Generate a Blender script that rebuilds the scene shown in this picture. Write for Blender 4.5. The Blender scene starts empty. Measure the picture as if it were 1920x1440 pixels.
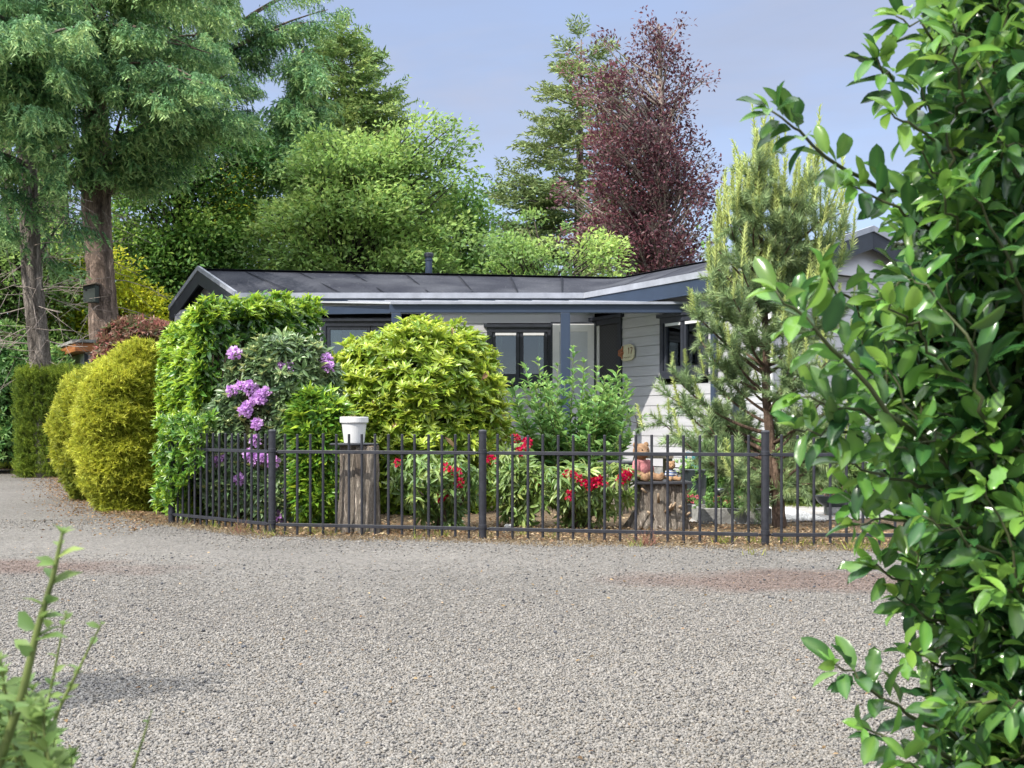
import bpy, math, random
import numpy as np
from mathutils import Vector

# ------------------------------------------------------------------ camera, world, sun, exposure
sc = bpy.context.scene
col = sc.collection
F, U0, V0, CH = 2100.0, 960.0, 790.0, 0.9        # focal length in px of a 1920 px frame, principal column, horizon row, eye height

cam_d = bpy.data.cameras.new("camera")
cam = bpy.data.objects.new("camera", cam_d)
col.objects.link(cam)
cam.location = (0, 0, CH)
cam.rotation_euler = (math.radians(90), 0, 0)
cam_d.sensor_width = 36
cam_d.lens = 36 * F / 1920
cam_d.shift_y = (V0 - 720) / 1920
cam_d.clip_start = 0.05
cam_d.clip_end = 2000
cam_d.dof.use_dof = True
cam_d.dof.focus_distance = 10.0
cam_d.dof.aperture_fstop = 16.0
sc.camera = cam

SUN_EL, SUN_AZ = math.radians(44), math.radians(230)     # azimuth clockwise from +Y: behind the camera, to the left
world = bpy.data.worlds.new("World")
sc.world = world
world.use_nodes = True
wn, wl = world.node_tree.nodes, world.node_tree.links
wn.clear()
w_out = wn.new("ShaderNodeOutputWorld")
w_bg = wn.new("ShaderNodeBackground")
w_sky = wn.new("ShaderNodeTexSky")
w_sky.sky_type = 'NISHITA'
w_sky.sun_disc = False
w_sky.sun_elevation = SUN_EL
w_sky.sun_rotation = SUN_AZ
w_sky.air_density = 1.0
w_sky.dust_density = 0.6
w_sky.ozone_density = 3.0
w_tc = wn.new("ShaderNodeTexCoord")
w_map = wn.new("ShaderNodeMapping")
w_map.inputs['Scale'].default_value = (1.6, 1.6, 7.0)
w_map.inputs['Rotation'].default_value = (0, math.radians(18), 0)
w_no = wn.new("ShaderNodeTexNoise")
w_no.inputs['Scale'].default_value = 1.7
w_no.inputs['Detail'].default_value = 5
w_no.inputs['Roughness'].default_value = 0.55
w_rm = wn.new("ShaderNodeMapRange")
w_rm.inputs['From Min'].default_value = 0.40
w_rm.inputs['From Max'].default_value = 0.80
w_rm.inputs['To Min'].default_value = 0.62
w_rm.inputs['To Max'].default_value = 0.86
w_tint = wn.new("ShaderNodeMix")
w_tint.data_type = 'RGBA'
w_tint.blend_type = 'MULTIPLY'
w_tint.inputs[0].default_value = 1.0
w_tint.inputs[7].default_value = (.72, .69, .72, 1)
w_cl = wn.new("ShaderNodeMix")
w_cl.data_type = 'RGBA'
w_cl.inputs[7].default_value = (.95, 1.05, 1.34, 1)
wl.new(w_tc.outputs['Generated'], w_map.inputs['Vector'])
wl.new(w_map.outputs[0], w_no.inputs['Vector'])
wl.new(w_no.outputs['Fac'], w_rm.inputs['Value'])
wl.new(w_sky.outputs[0], w_tint.inputs[6])
wl.new(w_rm.outputs[0], w_cl.inputs[0])
wl.new(w_tint.outputs[2], w_cl.inputs[6])
# bright overhead band added to the sky as fill light, above the frame
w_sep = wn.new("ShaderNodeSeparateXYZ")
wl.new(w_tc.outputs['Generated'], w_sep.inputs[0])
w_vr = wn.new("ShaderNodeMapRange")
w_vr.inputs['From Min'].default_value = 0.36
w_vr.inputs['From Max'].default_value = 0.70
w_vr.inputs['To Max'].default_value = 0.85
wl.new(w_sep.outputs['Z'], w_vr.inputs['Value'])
w_fill = wn.new("ShaderNodeMix")
w_fill.data_type = 'RGBA'
w_fill.inputs[7].default_value = (8.6, 8.9, 9.4, 1)
wl.new(w_vr.outputs[0], w_fill.inputs[0])
w_n2 = wn.new("ShaderNodeTexNoise")
w_n2.inputs['Scale'].default_value = 2.4
w_n2.inputs['Detail'].default_value = 7
w_n2.inputs['Roughness'].default_value = 0.6
w_n2.inputs['Distortion'].default_value = 0.6
wl.new(w_map.outputs[0], w_n2.inputs['Vector'])
w_r2 = wn.new("ShaderNodeMapRange")
w_r2.inputs['From Min'].default_value = 0.42
w_r2.inputs['From Max'].default_value = 0.72
w_r2.inputs['To Max'].default_value = 0.55
wl.new(w_n2.outputs['Fac'], w_r2.inputs['Value'])
w_c2 = wn.new("ShaderNodeMix")
w_c2.data_type = 'RGBA'
w_c2.inputs[7].default_value = (1.22, 1.31, 1.64, 1)
wl.new(w_r2.outputs[0], w_c2.inputs[0])
wl.new(w_cl.outputs[2], w_c2.inputs[6])
wl.new(w_c2.outputs[2], w_fill.inputs[6])
wl.new(w_fill.outputs[2], w_bg.inputs['Color'])
w_bg.inputs['Strength'].default_value = 0.15
wl.new(w_bg.outputs[0], w_out.inputs['Surface'])

sun_d = bpy.data.lights.new("sun", 'SUN')
sun_d.energy = 2.3
sun_d.angle = math.radians(0.6)
sun_d.color = (1.0, 0.94, 0.85)
sun = bpy.data.objects.new("sun", sun_d)
col.objects.link(sun)
sdir = Vector((math.sin(SUN_AZ) * math.cos(SUN_EL), math.cos(SUN_AZ) * math.cos(SUN_EL), math.sin(SUN_EL)))
sun.rotation_euler = sdir.to_track_quat('Z', 'Y').to_euler()
sun.location = (-10, -10, 30)

sc.view_settings.view_transform = 'Standard'
sc.view_settings.look = 'None'
sc.view_settings.exposure = 1.6
sc.view_settings.gamma = 1.0
sc.cycles.use_denoising = True
sc.cycles.max_bounces = 6
sc.cycles.diffuse_bounces = 4
sc.cycles.glossy_bounces = 3
sc.cycles.transmission_bounces = 4
sc.cycles.transparent_max_bounces = 6
sc.cycles.sample_clamp_indirect = 6

# ------------------------------------------------------------------ helpers
def P(u, v, Y):
    return np.array(((u - U0) * Y / F, Y, CH + (V0 - v) * Y / F))

def GX(u, Y):
    return (u - U0) * Y / F

def GZ(v, Y):
    return CH + (V0 - v) * Y / F

def nrm(a):
    a = np.asarray(a, float)
    return a / np.maximum(np.linalg.norm(a, axis=-1, keepdims=True), 1e-9)

def tag(o, label, cat, group=None, kind=None):
    if label: o["label"] = label
    if cat: o["category"] = cat
    if group: o["group"] = group
    if kind: o["kind"] = kind
    return o

def thing(name, label, cat, loc=(0, 0, 0), rz=0, group=None):
    o = bpy.data.objects.new(name, None)
    o.empty_display_size = 0.2
    col.objects.link(o)
    o.location = loc
    o.rotation_euler = (0, 0, rz)
    return tag(o, label, cat, group)

def link(name, me, mat, parent=None, world_space=True):
    o = bpy.data.objects.new(name, me)
    col.objects.link(o)
    if mat is not None:
        for m in (mat if isinstance(mat, (list, tuple)) else [mat]):
            me.materials.append(m)
    if parent is not None:
        o.parent = parent
        if world_space:                       # vertices were given in world space
            l = Vector((0, 0, 0)); p = parent
            while p is not None:
                l += Vector(p.location); p = p.parent
            o.location = -l if not isinstance(parent.data, bpy.types.Mesh) else Vector((0, 0, 0))
    return o

class MB:
    """collects solid shapes and links them as one mesh object"""
    def __init__(self):
        self.v, self.f, self.mi, self.n = [], [], [], 0
    def add(self, verts, faces, mi=0):
        self.v.extend([tuple(map(float, p)) for p in verts])
        for f in faces:
            self.f.append(tuple(i + self.n for i in f)); self.mi.append(mi)
        self.n += len(verts)
    def box(self, c, s, rz=0, mi=0):
        c = np.asarray(c, float); h = np.asarray(s, float) / 2
        ca, sa = math.cos(rz), math.sin(rz)
        vs = []
        for z in (-1, 1):
            for x, y in ((-1, -1), (1, -1), (1, 1), (-1, 1)):
                px, py = x * h[0], y * h[1]
                vs.append((c[0] + px * ca - py * sa, c[1] + px * sa + py * ca, c[2] + z * h[2]))
        self.add(vs, [(3, 2, 1, 0), (4, 5, 6, 7), (0, 1, 5, 4), (1, 2, 6, 5), (2, 3, 7, 6), (3, 0, 4, 7)], mi)
    def hexa(self, b, t, mi=0):
        self.add(list(b) + list(t), [(3, 2, 1, 0), (4, 5, 6, 7), (0, 1, 5, 4), (1, 2, 6, 5), (2, 3, 7, 6), (3, 0, 4, 7)], mi)
    def slab(self, poly, d, mi=0):
        """polygon (3d points) extruded by vector d"""
        n = len(poly); d = np.asarray(d, float)
        a = [np.asarray(p, float) for p in poly]
        self.add(a + [p + d for p in a], [tuple(range(n))[::-1], tuple(range(n, 2 * n))] + [(i, (i + 1) % n, n + (i + 1) % n, n + i) for i in range(n)], mi)
    def tube(self, pts, r, n=8, cap=True, mi=0, rough=0, rng=None):
        pts = np.asarray(pts, float); m = len(pts)
        r = np.full(m, r, float) if np.isscalar(r) else np.asarray(r, float)
        t = np.gradient(pts, axis=0) if m > 2 else np.repeat((pts[1] - pts[0])[None], m, 0)
        t = nrm(t)
        ref = np.array((0, 0, 1.0)) if abs(t[0][2]) < .9 else np.array((1.0, 0, 0))
        vs = []
        x = nrm(np.cross(ref, t[0]))
        for i in range(m):
            x = nrm(x - t[i] * np.dot(x, t[i])); y = np.cross(t[i], x)
            for k in range(n):
                a = 2 * math.pi * k / n
                rr = r[i] * (1 + (rng.normal() * rough if rough else 0))
                vs.append(pts[i] + (x * math.cos(a) + y * math.sin(a)) * rr)
        fs = [(i * n + k, i * n + (k + 1) % n, (i + 1) * n + (k + 1) % n, (i + 1) * n + k) for i in range(m - 1) for k in range(n)]
        if cap: fs += [tuple(range(n))[::-1], tuple(range((m - 1) * n, m * n))]
        self.add(vs, fs, mi)
    def lathe(self, c, prof, n=24, mi=0, sx=1, sy=1):
        """prof: list of (r, z)"""
        vs, fs = [], []
        for r, z in prof:
            for k in range(n):
                a = 2 * math.pi * k / n
                vs.append((c[0] + r * sx * math.cos(a), c[1] + r * sy * math.sin(a), c[2] + z))
        for i in range(len(prof) - 1):
            for k in range(n):
                fs.append((i * n + k, i * n + (k + 1) % n, (i + 1) * n + (k + 1) % n, (i + 1) * n + k))
        fs.append(tuple(range(n))[::-1]); fs.append(tuple(range((len(prof) - 1) * n, len(prof) * n)))
        self.add(vs, fs, mi)
    def ball(self, c, r, nu=12, nv=8, mi=0, ax=None):
        r = (r, r, r) if np.isscalar(r) else r
        vs, fs = [], []
        ax = np.eye(3) if ax is None else ax
        for i in range(nv + 1):
            th = math.pi * i / nv
            for k in range(nu):
                a = 2 * math.pi * k / nu
                p = np.array((r[0] * math.sin(th) * math.cos(a), r[1] * math.sin(th) * math.sin(a), r[2] * math.cos(th)))
                vs.append(np.asarray(c) + ax.T @ p)
        for i in range(nv):
            for k in range(nu):
                fs.append((i * nu + k, (i + 1) * nu + k, (i + 1) * nu + (k + 1) % nu, i * nu + (k + 1) % nu))
        self.add(vs, fs, mi)
    def build(self, name, mat, parent=None, smooth=False, bevel=0, world_space=True):
        me = bpy.data.meshes.new(name)
        me.from_pydata(self.v, [], self.f)
        o = link(name, me, mat, parent, world_space)
        me.polygons.foreach_set('material_index', self.mi)
        if smooth: me.polygons.foreach_set('use_smooth', [True] * len(me.polygons))
        me.update()
        if bevel:
            b = o.modifiers.new("bevel", 'BEVEL'); b.width = bevel; b.segments = 2; b.limit_method = 'ANGLE'
        return o

class Leaves:
    """triangle foliage: templates (V, T, tint) set down at many places as one mesh"""
    def __init__(self):
        self.v, self.f, self.t, self.n = [], [], [], 0
    def put(self, tpl, pos, axis, normal, scale, tint=0.5):
        V, T, A = tpl
        pos = np.atleast_2d(pos); N = len(pos)
        if N == 0: return
        ax = nrm(np.broadcast_to(axis, (N, 3)))
        nz = np.broadcast_to(normal, (N, 3))
        nz = nz - ax * np.sum(nz * ax, 1, keepdims=True)
        bad = np.linalg.norm(nz, axis=1) < 1e-4
        nz = np.where(bad[:, None], np.cross(ax, (0.3, 0.5, 0.8)), nz)
        nz = nrm(nz); x = np.cross(ax, nz)
        s = np.asarray([scale] if isinstance(scale, tuple) else scale, float)
        s = np.broadcast_to(s[:, None] if s.ndim == 1 else s, (N, 3)) if s.ndim else np.full((N, 3), float(s))
        w = (V[None, :, 0:1] * x[:, None] * s[:, None, 0:1] + V[None, :, 1:2] * ax[:, None] * s[:, None, 1:2]
             + V[None, :, 2:3] * nz[:, None] * s[:, None, 2:3] + pos[:, None])
        k = len(V)
        self.v.append(w.reshape(-1, 3).astype(np.float32))
        self.f.append((T[None] + (np.arange(N) * k)[:, None, None] + self.n).reshape(-1, 3))
        tt = np.broadcast_to(np.asarray(tint, float), (N,))
        self.t.append(np.clip(tt[:, None] + A[None], 0, 1).reshape(-1).astype(np.float32))
        self.n += N * k
    def build(self, name, mat, parent=None, smooth=False, kind=None):
        v = np.concatenate(self.v); f = np.concatenate(self.f).astype(np.int32); t = np.concatenate(self.t)
        me = bpy.data.meshes.new(name)
        me.vertices.add(len(v)); me.vertices.foreach_set('co', v.ravel())
        me.loops.add(len(f) * 3); me.loops.foreach_set('vertex_index', f.ravel())
        me.polygons.add(len(f))
        me.polygons.foreach_set('loop_start', np.arange(0, len(f) * 3, 3, dtype=np.int32))
        if smooth: me.polygons.foreach_set('use_smooth', np.ones(len(f), bool))
        me.update(calc_edges=True)
        a = me.attributes.new('tint', 'FLOAT', 'POINT'); a.data.foreach_set('value', t)
        o = link(name, me, mat, parent)
        if kind: o["kind"] = kind
        return o

def rv(rng, n, s=(1, 1, 1)):
    return rng.normal(size=(n, 3)) * np.asarray(s)

def sn(p, seed=0, f=1.0):
    """smooth lumpy noise, about -1..1"""
    r = np.random.RandomState(seed + 11)
    out = 0
    for k in range(7):
        d = r.normal(size=3) * f * (1 + .25 * k)
        out = out + np.sin(p @ d + r.uniform(0, 6.28)) / (1 + .25 * k)
    return out / 3.0

# leaf templates: x across, y along, z normal
def tpl(v, t, a=None):
    v = np.array(v, float); t = np.array(t, int)
    return v, t, (np.zeros(len(v)) if a is None else np.array(a, float))

DIAMOND = tpl([(0, 0, 0), (.5, .45, .1), (0, 1, -.06), (-.5, .45, .1)], [(0, 1, 2), (0, 2, 3)])
BLADE = tpl([(-.5, 0, 0), (.5, 0, 0), (0, 1, 0)], [(0, 1, 2)])
LEAF = tpl([(0, 0, 0), (-.38, .25, .10), (0, .3, 0), (.38, .25, .10), (-.46, .6, .06), (0, .62, -.03), (.46, .6, .06), (0, 1, -.16)],
           [(0, 2, 1), (0, 3, 2), (1, 2, 5), (1, 5, 4), (2, 3, 6), (2, 6, 5), (4, 5, 7), (5, 6, 7)])

def merge(parts):
    vs, ts, as_, n = [], [], [], 0
    for (V, T, A) in parts:
        vs.append(V); ts.append(T + n); as_.append(A); n += len(V)
    return np.concatenate(vs), np.concatenate(ts), np.concatenate(as_)

def place(t, pos, axis, normal, scale, tint=0.0):
    L = Leaves(); L.put((t[0], t[1], np.zeros(len(t[0]))), np.atleast_2d(pos), np.atleast_2d(axis), np.atleast_2d(normal), np.atleast_2d(scale) if np.ndim(scale) else float(scale), .5)
    return L.v[0].astype(float), t[1], t[2] + tint

def frond(rng, n=26, w=.5, blade=.16, bw=.05, droop=.12, hang=0.0):
    """flat conifer spray, length 1 along y: side twigs carry needles"""
    ps = []
    for i in range(n):
        y = (i + .5) / n
        side = 1 if i % 2 else -1
        L = w * (1 - y) ** .7 * rng.uniform(.7, 1.1) + .08
        ang = rng.uniform(.7, 1.1)
        d0 = np.array((side * math.sin(ang), math.cos(ang), -hang * rng.uniform(.5, 1.2)))
        m = max(2, int(L / blade * 2.2))
        for k in range(m):
            q = (k + .5) / m * L
            p = np.array((0, y, 0)) + d0 * q + np.array((0, 0, -droop * q * q * 3 + rng.normal() * .015))
            d = d0 + rv(rng, 1, (.5, .5, .35))[0]
            ps.append(place(BLADE, p, d, rv(rng, 1)[0] + (0, 0, 1.2), np.array((bw, blade, 1.)), (.35 * k / m + rng.normal() * .08)))
    return merge(ps)

def rosette(rng, n=9, up=.25, w=.32, fold=LEAF, jitter=.15):
    """leaves radiating round the y axis (shoot tip points along +y)"""
    ps = []
    for i in range(n):
        a = 2 * math.pi * i / n * 1.0 + rng.normal() * .25
        d = np.array((math.cos(a), up + rng.normal() * jitter, math.sin(a)))
        L = rng.uniform(.75, 1.05)
        ps.append(place(fold, np.array((0, rng.uniform(-.2, .05), 0)), d, np.array((-math.cos(a) * up, 1.0, -math.sin(a) * up)), np.array((L * w, L, L)), rng.normal() * .08))
    return merge(ps)

# ------------------------------------------------------------------ materials
def mat(name):
    m = bpy.data.materials.new(name); m.use_nodes = True
    n, l = m.node_tree.nodes, m.node_tree.links
    return m, n, l, n['Principled BSDF']

def solid(name, c, rough=.6, spec=.4, noise=0.0, scale=6, metal=0, bump=0.0, bscale=40, c2=None, stretch=None):
    m, n, l, b = mat(name)
    b.inputs['Roughness'].default_value = rough
    b.inputs['Specular IOR Level'].default_value = spec
    b.inputs['Metallic'].default_value = metal
    b.inputs['Base Color'].default_value = (*c, 1)
    tc = n.new('ShaderNodeTexCoord')
    mp = n.new('ShaderNodeMapping'); l.new(tc.outputs['Object'], mp.inputs['Vector'])
    if stretch: mp.inputs['Scale'].default_value = stretch
    if noise or c2:
        t = n.new('ShaderNodeTexNoise'); t.inputs['Scale'].default_value = scale; t.inputs['Detail'].default_value = 6
        t.inputs['Roughness'].default_value = .65
        l.new(mp.outputs[0], t.inputs['Vector'])
        r = n.new('ShaderNodeValToRGB')
        d = c2 or tuple(x * (1 - noise) for x in c); e = c if c2 else tuple(min(1, x * (1 + noise)) for x in c)
        r.color_ramp.elements[0].position = .36; r.color_ramp.elements[0].color = (*d, 1)
        r.color_ramp.elements[1].position = .66; r.color_ramp.elements[1].color = (*e, 1)
        l.new(t.outputs['Fac'], r.inputs['Fac']); l.new(r.outputs['Color'], b.inputs['Base Color'])
    if bump:
        t2 = n.new('ShaderNodeTexNoise'); t2.inputs['Scale'].default_value = bscale; t2.inputs['Detail'].default_value = 5
        l.new(mp.outputs[0], t2.inputs['Vector'])
        bp = n.new('ShaderNodeBump'); bp.inputs['Strength'].default_value = bump; bp.inputs['Distance'].default_value = .02
        l.new(t2.outputs['Fac'], bp.inputs['Height']); l.new(bp.outputs[0], b.inputs['Normal'])
    return m

def leafmat(name, dark, mid, light, rough=.42, trans=.25, spec=.4, speck=None):
    m, n, l, b = mat(name)
    at = n.new('ShaderNodeAttribute'); at.attribute_name = 'tint'
    r = n.new('ShaderNodeValToRGB'); cr = r.color_ramp
    cr.elements[0].color = (*dark, 1); cr.elements[1].color = (*light, 1)
    e = cr.elements.new(.5); e.color = (*mid, 1)
    l.new(at.outputs['Fac'], r.inputs['Fac'])
    g = n.new('ShaderNodeNewGeometry')
    mr = n.new('ShaderNodeMapRange'); mr.inputs['To Min'].default_value = .72; mr.inputs['To Max'].default_value = 1.28
    l.new(g.outputs['Random Per Island'], mr.inputs['Value'])
    hs = n.new('ShaderNodeHueSaturation'); l.new(r.outputs['Color'], hs.inputs['Color']); l.new(mr.outputs[0], hs.inputs['Value']); hs.inputs['Saturation'].default_value = 1.02
    mh = n.new('ShaderNodeMath'); mh.operation = 'MULTIPLY_ADD'; mh.inputs[1].default_value = .03; mh.inputs[2].default_value = .485
    mo = n.new('ShaderNodeMath'); mo.operation = 'FRACT'
    mm = n.new('ShaderNodeMath'); mm.operation = 'MULTIPLY'; mm.inputs[1].default_value = 37.3
    l.new(g.outputs['Random Per Island'], mm.inputs[0]); l.new(mm.outputs[0], mo.inputs[0]); l.new(mo.outputs[0], mh.inputs[0]); l.new(mh.outputs[0], hs.inputs['Hue'])
    c = hs.outputs['Color']
    if speck:
        tc = n.new('ShaderNodeTexCoord')
        v = n.new('ShaderNodeTexVoronoi'); v.inputs['Scale'].default_value = speck[1]; l.new(tc.outputs['Object'], v.inputs['Vector'])
        q = n.new('ShaderNodeMath'); q.operation = 'LESS_THAN'; q.inputs[1].default_value = .2; l.new(v.outputs['Distance'], q.inputs[0])
        mx = n.new('ShaderNodeMix'); mx.data_type = 'RGBA'; mx.inputs[7].default_value = (*speck[0], 1)
        l.new(q.outputs[0], mx.inputs[0]); l.new(c, mx.inputs[6]); c = mx.outputs[2]
    l.new(c, b.inputs['Base Color'])
    b.inputs['Roughness'].default_value = rough; b.inputs['Specular IOR Level'].default_value = spec
    tr = n.new('ShaderNodeBsdfTranslucent')
    h2 = n.new('ShaderNodeHueSaturation'); h2.inputs['Saturation'].default_value = 1.0; h2.inputs['Value'].default_value = 1.4; h2.inputs['Hue'].default_value = .49
    l.new(c, h2.inputs['Color']); l.new(h2.outputs[0], tr.inputs['Color'])
    ms = n.new('ShaderNodeMixShader'); ms.inputs['Fac'].default_value = min(.45, trans * 1.45)
    o = n['Material Output']
    l.new(b.outputs[0], ms.inputs[1]); l.new(tr.outputs[0], ms.inputs[2]); l.new(ms.outputs[0], o.inputs['Surface'])
    return m

def barkmat(name, c1, c2, scale=7, bump=.9, zs=.22):
    m, n, l, b = mat(name)
    tc = n.new('ShaderNodeTexCoord'); mp = n.new('ShaderNodeMapping'); mp.inputs['Scale'].default_value = (1, 1, zs)
    l.new(tc.outputs['Object'], mp.inputs['Vector'])
    v = n.new('ShaderNodeTexVoronoi'); v.feature = 'DISTANCE_TO_EDGE'; v.inputs['Scale'].default_value = scale * 2
    t = n.new('ShaderNodeTexNoise'); t.inputs['Scale'].default_value = scale; t.inputs['Detail'].default_value = 8; t.inputs['Roughness'].default_value = .7
    l.new(mp.outputs[0], t.inputs['Vector'])
    ad = n.new('ShaderNodeMix'); ad.data_type = 'VECTOR'; ad.inputs[0].default_value = .18
    l.new(mp.outputs[0], ad.inputs[4]); l.new(t.outputs['Color'], ad.inputs[5]); l.new(ad.outputs[1], v.inputs['Vector'])
    r = n.new('ShaderNodeValToRGB'); r.color_ramp.elements[0].position = .32; r.color_ramp.elements[0].color = (*c1, 1); r.color_ramp.elements[1].position = .7; r.color_ramp.elements[1].color = (*c2, 1)
    l.new(t.outputs['Fac'], r.inputs['Fac'])
    b.inputs['Roughness'].default_value = .9; b.inputs['Specular IOR Level'].default_value = .15
    mi = n.new('ShaderNodeMath'); mi.operation = 'MINIMUM'; mi.inputs[1].default_value = .3; l.new(v.outputs['Distance'], mi.inputs[0])
    ck = n.new('ShaderNodeMapRange'); ck.inputs['From Max'].default_value = .16; ck.inputs['To Min'].default_value = .55; l.new(mi.outputs[0], ck.inputs['Value'])
    cm = n.new('ShaderNodeMix'); cm.data_type = 'RGBA'; cm.blend_type = 'MULTIPLY'; cm.inputs[0].default_value = 1; l.new(r.outputs[0], cm.inputs[6]); l.new(ck.outputs[0], cm.inputs[7]); l.new(cm.outputs[2], b.inputs['Base Color'])
    sm = n.new('ShaderNodeMath'); sm.operation = 'MULTIPLY_ADD'; sm.inputs[1].default_value = .45; l.new(t.outputs['Fac'], sm.inputs[0]); l.new(mi.outputs[0], sm.inputs[2])
    bp = n.new('ShaderNodeBump'); bp.inputs['Strength'].default_value = bump; bp.inputs['Distance'].default_value = .08
    l.new(sm.outputs[0], bp.inputs['Height']); l.new(bp.outputs[0], b.inputs['Normal'])
    return m

M = {}
M['anthracite'] = solid('anthracite_paint', (.021, .024, .033), .42, .45, noise=.18, scale=9)
M['fence'] = solid('fence_coating', (.022, .023, .029), .45, .4, noise=.25, scale=25)
M['bluegrey'] = solid('blue_grey_aluminium', (.026, .040, .070), .40, .5, noise=.08, scale=3)
M['board'] = solid('white_weatherboard', (.375, .375, .395), .55, .35, noise=.06, scale=2.2, bump=.08, bscale=60, stretch=(.15, 1, 6))
M['white'] = solid('white_frame_paint', (.55, .55, .56), .5, .4, noise=.04)
M['trim'] = solid('grey_aluminium_trim', (.26, .275, .315), .4, .5, noise=.15, scale=5)
M['potwhite'] = solid('white_plastic', (.56, .56, .55), .4, .4, noise=.04, scale=8)
M['concrete'] = solid('concrete', (.24, .24, .23), .9, .15, noise=.35, scale=12, bump=.4, bscale=60)
M['slate'] = solid('dark_slab', (.030, .031, .036), .5, .4, noise=.3, scale=14)
M['darkpot'] = solid('dark_glazed_pot', (.022, .030, .034), .3, .5, noise=.25, scale=12)
M['teal'] = solid('teal_plastic', (.02, .16, .22), .4, .4, noise=.2)
M['orangewood'] = solid('orange_wood', (.36, .14, .045), .6, .3, c2=(.20, .07, .025), scale=9, stretch=(.3, .3, 6))
M['greywood'] = solid('grey_weathered_wood', (.24, .20, .16), .85, .2, c2=(.10, .08, .065), scale=10, stretch=(1, 1, .2), bump=.5, bscale=30)
M['bark_pine'] = barkmat('reddish_pine_bark', (.10, .07, .052), (.31, .21, .15), 12)
M['bark_grey'] = barkmat('grey_furrowed_bark', (.065, .055, .046), (.42, .37, .32), 9, 1.0)
M['bark_red'] = barkmat('red_brown_furrowed_bark', (.09, .066, .055), (.50, .375, .30), 9, 1.0)
M['bark_dark'] = barkmat('dark_smooth_bark', (.04, .036, .028), (.12, .105, .08), 4, .4)
M['stump'] = barkmat('weathered_stump_bark', (.22, .175, .14), (.60, .53, .44), 14, 1.0, .18)
M['stumptop'] = solid('cut_stump_wood', (.42, .32, .22), .85, .2, c2=(.2, .14, .09), scale=14)
M['twig'] = solid('brown_twig', (.09, .065, .045), .85, .2, noise=.4, scale=14)
M['greentwig'] = solid('green_twig', (.10, .13, .035), .6, .3, noise=.3, scale=20)
M['greytwig'] = solid('grey_twig', (.26, .22, .19), .85, .2, noise=.3, scale=14)
M['core'] = solid('inner_twig_mass', (.030, .034, .014), .95, .05, noise=.5, scale=16)
M['goldcore'] = solid('inner_yew_twigs', (.07, .062, .010), .95, .05, noise=.5, scale=16)

# ------------------------------------------------------------------ ground
def red_mask(n, l, pos):
    """worn brick-red stains in the gravel, fixed to the ground"""
    outs = []
    t = n.new('ShaderNodeTexNoise'); t.inputs['Scale'].default_value = 2.2; t.inputs['Detail'].default_value = 6
    l.new(pos, t.inputs['Vector'])
    for cx, cy, rx, ry in ((1.75, 6.3, 1.25, .50), (-3.75, 6.85, 1.75, .50)):
        s = n.new('ShaderNodeVectorMath'); s.operation = 'SUBTRACT'; s.inputs[1].default_value = (cx, cy, 0); l.new(pos, s.inputs[0])
        d = n.new('ShaderNodeVectorMath'); d.operation = 'DIVIDE'; d.inputs[1].default_value = (rx, ry, 1e6); l.new(s.outputs[0], d.inputs[0])
        le = n.new('ShaderNodeVectorMath'); le.operation = 'LENGTH'; l.new(d.outputs[0], le.inputs[0])
        outs.append(le.outputs['Value'])
    mn = n.new('ShaderNodeMath'); mn.operation = 'MINIMUM'; l.new(outs[0], mn.inputs[0]); l.new(outs[1], mn.inputs[1])
    ad = n.new('ShaderNodeMath'); ad.operation = 'MULTIPLY_ADD'; ad.inputs[1].default_value = .9; l.new(t.outputs['Fac'], ad.inputs[0]); l.new(mn.outputs[0], ad.inputs[2])
    mr = n.new('ShaderNodeMapRange'); mr.inputs['From Min'].default_value = 1.55; mr.inputs['From Max'].default_value = 1.05; mr.inputs['To Max'].default_value = .62
    l.new(ad.outputs[0], mr.inputs['Value'])
    return mr.outputs[0]

def gravel_ramp(n):
    r = n.new('ShaderNodeValToRGB'); cr = r.color_ramp; cr.interpolation = 'LINEAR'
    cr.elements[0].position = 0.0; cr.elements[0].color = (0.033, 0.032, 0.037, 1)
    cr.elements[1].position = 1.0; cr.elements[1].color = (0.256, 0.241, 0.215, 1)
    for p, c in ((.05, (0.057, 0.057, 0.060)), (.10, (0.135, 0.131, 0.122)), (.4, (0.161, 0.150, 0.134)), (.55, (0.185, 0.162, 0.132)), (.62, (0.182, 0.170, 0.155)), (.8, (0.212, 0.198, 0.181))):
        e = cr.elements.new(p); e.color = (*c, 1)
    return r

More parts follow.
